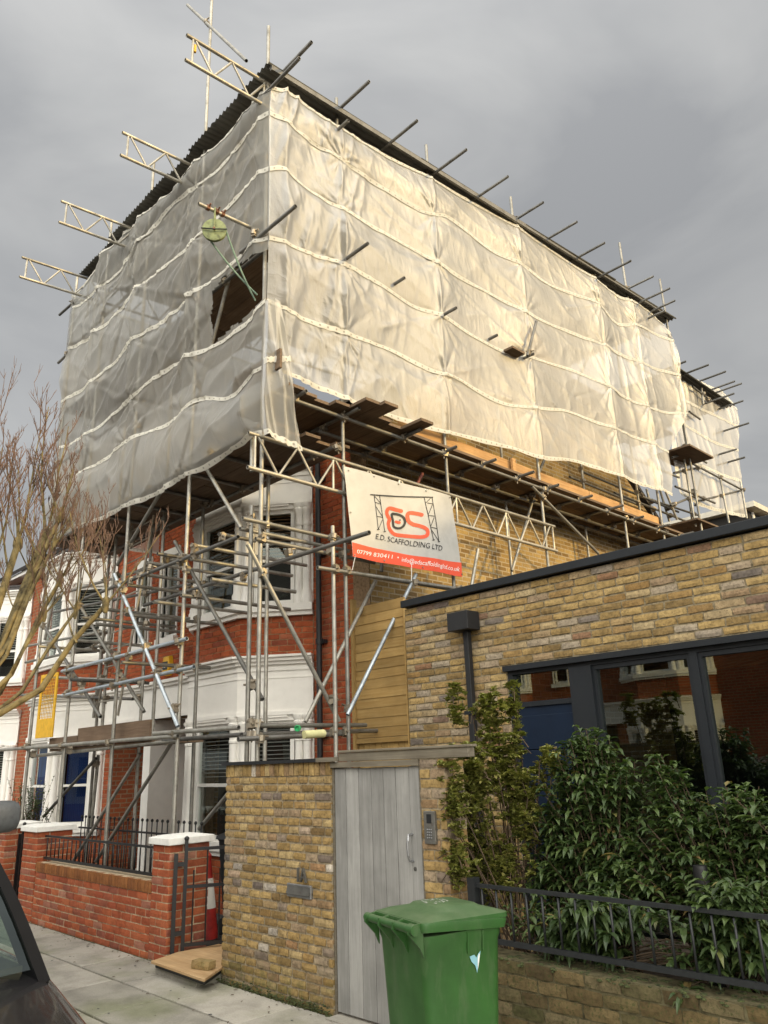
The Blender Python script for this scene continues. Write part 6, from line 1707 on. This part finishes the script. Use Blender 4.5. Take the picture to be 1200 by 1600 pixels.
shrub('evergreen_shrub', 'wide dark evergreen shrub against the big window at the right', 'shrub', (-2.2, 4.95, .42),
      [cl((1040, 1230), 5.0, .12, .14, .2, .6), cl((1075, 1310), 5.0, .28, .25, .24, 1.4), cl((1150, 1290), 5.0, .24, .25, .22, 1.2), cl((1100, 1400), 4.85, .30, .22, .25, 1.3), cl((1180, 1380), 4.9, .22, .22, .28, 1.1), cl((1010, 1380), 4.85, .18, .2, .28, .8), cl((1150, 1480), 4.5, .3, .2, .2, .8), cl((1120, 1420), 4.38, .35, .12, .14, .5)], 66, 'leaf_dark', .105, .036, 16, .9, 4, group='evergreen shrubs behind the railing')
shrub('evergreen_shrub', 'evergreen shrub growing on past the right edge of the view', 'shrub', (-1.2, 4.95, .42),
      [cl((1260, 1330), 4.95, .3, .25, .3, 1.5), cl((1290, 1420), 4.8, .3, .2, .3, 1.2)], 55, 'leaf_dark', .105, .036, 14, .9, 14, group='evergreen shrubs behind the railing')
shrub('climbing_shrub', 'thin yellow green climber beside the brick pier, reaching up to the downpipe', 'climber', (-3.62, 4.75, .42),
      [cl((712, 1250), 4.3, .12, .07, .3, .6), cl((715, 1350), 4.28, .12, .06, .15, .4), cl((735, 1230), 4.6, .22, .10, .30, 1.5), cl((790, 1210), 4.8, .2, .12, .28, 1.3), cl((740, 1330), 4.7, .2, .1, .25, 1.2), cl((765, 1120), 4.85, .2, .1, .22, .6), cl((820, 1270), 4.8, .18, .12, .28, 1.1), cl((725, 1385), 4.62, .18, .07, .14, .6), cl((802, 1110), 4.9, .06, .06, .2, .3), cl((712, 1110), 4.8, .06, .05, .2, .25), cl((790, 1360), 4.7, .22, .1, .22, .8), cl((860, 1190), 4.9, .12, .1, .12, .3)], 105, 'leaf_yel', .05, .03, 17, .4, 6, thin=26)
shrub('low_plant', 'small leafy plant spilling under the railing by the bin', 'plant', (-3.2, 4.6, .42), [cl((830, 1440), 4.55, .22, .12, .14, 1.0), cl((1090, 1500), 4.5, .25, .1, .1, .6)], 40, 'leaf_mid', .05, .022, 8, .7, 9)
shrub('round_bush', 'green bush behind the garden wall at the left edge', 'bush', (-13.2, 5.0, .1), [(-13.35, 5.0, 1.35, .45, .4, .4, 2.0)], 50, 'leaf_mid', .05, .024, 10, .5, 10)

# ------------------------------------------------------------------ bare street tree
def bare_tree(name, label, base, limbs, seed, h_top, dens):
    rg = random.Random(seed); t = thing(name, label, 'tree', base)
    tr = MB(); br = MB(); tw = MB(); B = Vector(base)
    def shoot(p, d, L, r, lvl):
        """upright pollard shoots dividing into twigs"""
        pts = [p]; cur = p.copy(); dd = d.copy(); n = 5
        for i in range(n):
            dd = (dd + Vector((rg.uniform(-.12, .12), rg.uniform(-.12, .12), .16 if lvl < 2 else .05))).normalized(); cur = cur + dd * L / n; pts.append(cur.copy())
        (br if lvl == 0 else tw).path(pts, r, 6 if lvl == 0 else 4, r * .35)
        if lvl >= 3: return
        for k in range([6, 4, 2][lvl]):
            s = rg.uniform(.25, 1.0); i = min(int(s * n), n - 1); q0 = pts[i].lerp(pts[i + 1], s * n - i)
            a = rg.uniform(0, 2 * math.pi); sd = Vector((math.cos(a), math.sin(a), rg.uniform(.2, 1.2))).normalized()
            shoot(q0, (dd * .7 + sd * .6).normalized(), L * rg.uniform(.25, .48), max(r * .5, .0035), lvl + 1)
    top = Vector((B.x, B.y, 2.1))
    tr.path([B + Vector((0, 0, -.15)), B + Vector((.02, 0, .3)), B + Vector((0, .02, 1.2)), top], .17, 14, .13); tr.lathe(B + Vector((0, 0, -.12)), [(.27, 0), (.2, .12), (.17, .3)], 14)
    for (dx, dy, z1, r) in limbs:
        e_ = Vector((B.x + dx, B.y + dy, z1)); a = top + Vector((dx * .1, dy * .1, -.1)); mid = a.lerp(e_, .5) + Vector((dx * .12, dy * .12, -.12))
        tr.path([a, a.lerp(mid, .5) + Vector((rg.uniform(-.05, .05), rg.uniform(-.05, .05), -.02)), mid, mid.lerp(e_, .5) + Vector((rg.uniform(-.06, .06), 0, .05)), e_], r, 9, r * .6)
        tr.lathe(e_ - Vector((0, 0, .08)), [(r * .5, 0), (r * .95, .05), (r * .9, .12), (r * .3, .17)], 8)
        for k in range(dens):
            a2 = rg.uniform(0, 2 * math.pi); k_ = .16 if r > .04 else .9; d = Vector((math.cos(a2) * k_, math.sin(a2) * k_, 1)).normalized()
            f = rg.uniform(.45, 1.0) if k > 3 else 1.0; p0 = mid.lerp(e_, f)
            shoot(p0, d, rg.uniform(.45, 1.0) * max(h_top - z1, .4) * (1.0 if r > .04 else .45), min(r * .28, .013), 0)
    tr.build('trunk', 'bark', t, True); br.build('branches', 'bark', t); o = tw.build('twigs', 'twig', t); o['kind'] = 'stuff'
    return t
TB = Vector((-8.3, 2.0, 0))
def lim(px, Y): p = onY(*px, Y); return (p.x - TB.x, p.y - TB.y, p.z)
bare_tree('street_tree', 'bare pollarded street tree with reddish twigs at the left edge', tuple(TB),
          [(*lim((28, 850), 2.7), .055), (*lim((72, 835), 2.95), .058), (*lim((95, 805), 3.0), .038), (*lim((-10, 880), 2.5), .055), (*lim((165, 945), 3.2), .038), (*lim((95, 905), 3.0), .03), (*lim((-60, 860), 2.2), .06),
           (*lim((118, 955), 3.1), .024), (*lim((70, 960), 2.9), .024), (*lim((85, 850), 2.95), .026), (*lim((50, 900), 2.8), .028), (*lim((60, 870), 2.85), .026)], 17, 5.75, 5)

# far away buildings and trees at the right edge and down the street
fb = thing('distant_building', 'distant pale flat roofed building beyond the rear scaffolding', 'building', (-20, 58, 0))
p = onX(1168, 812, -20.0); p.z -= 2.6; p2 = onX(1215, 812, -20.0)
q = MB(); y0, y1 = p.y, p.y + 30; q.box(-40, -20, y0, y1, 0, p.z + 1.0); q.build('wall', 'paper', fb)
ztop = onX(1185, 782, -20.0).z
q = MB(); q.box(-40.2, -19.8, y0 - .2, y1, p.z + 1.0, p.z + 3.2); q.build('upper_storey', 'dark', fb)
for i in range(10):
    q = MB(); q.box(-19.78, -19.7, y0 + .4 + i * 2.4, y0 + .75 + i * 2.4, p.z + 1.0, p.z + 3.2); q.build('window_mullion', 'frame_white', fb)
q = MB(); q.box(-41, -19, y0 - 1, y1, p.z + 3.2, p.z + 3.6); q.build('roof', 'paper', fb)

lt = MB(); r6 = random.Random(44)
for i in range(260):
    x = r6.uniform(-11, -3.2); y = r6.choice((r6.uniform(1.95, 4.2), 4.22 - abs(r6.gauss(0, .07)))); a = r6.uniform(0, 6.3); s_ = r6.uniform(.004, .016)
    leaf_geo(lt, Vector((x, y, .006)), Vector((math.cos(a), math.sin(a), .15)), Vector((0, 0, 1)), s_ * 2.4, s_, .1)
tag(lt.build('leaf_litter', 'stem'), 'scattered dry leaf scraps and grit on the pavement', 'litter', kind='stuff')
gm = MB()
for i in range(70):
    x = r6.uniform(-10, -3.0); y = r6.uniform(1.95, 4.1); s_ = r6.uniform(.008, .02); n = 9
    gm.add([(x + s_ * math.cos(6.283 * k / n) * r6.uniform(.7, 1.1), y + s_ * math.sin(6.283 * k / n) * r6.uniform(.7, 1.1), .0055) for k in range(n)], [tuple(range(n))])
tag(gm.build('chewing_gum_spots', 'tarmac'), 'dark chewing gum spots on the paving slabs', 'stains', kind='stuff')
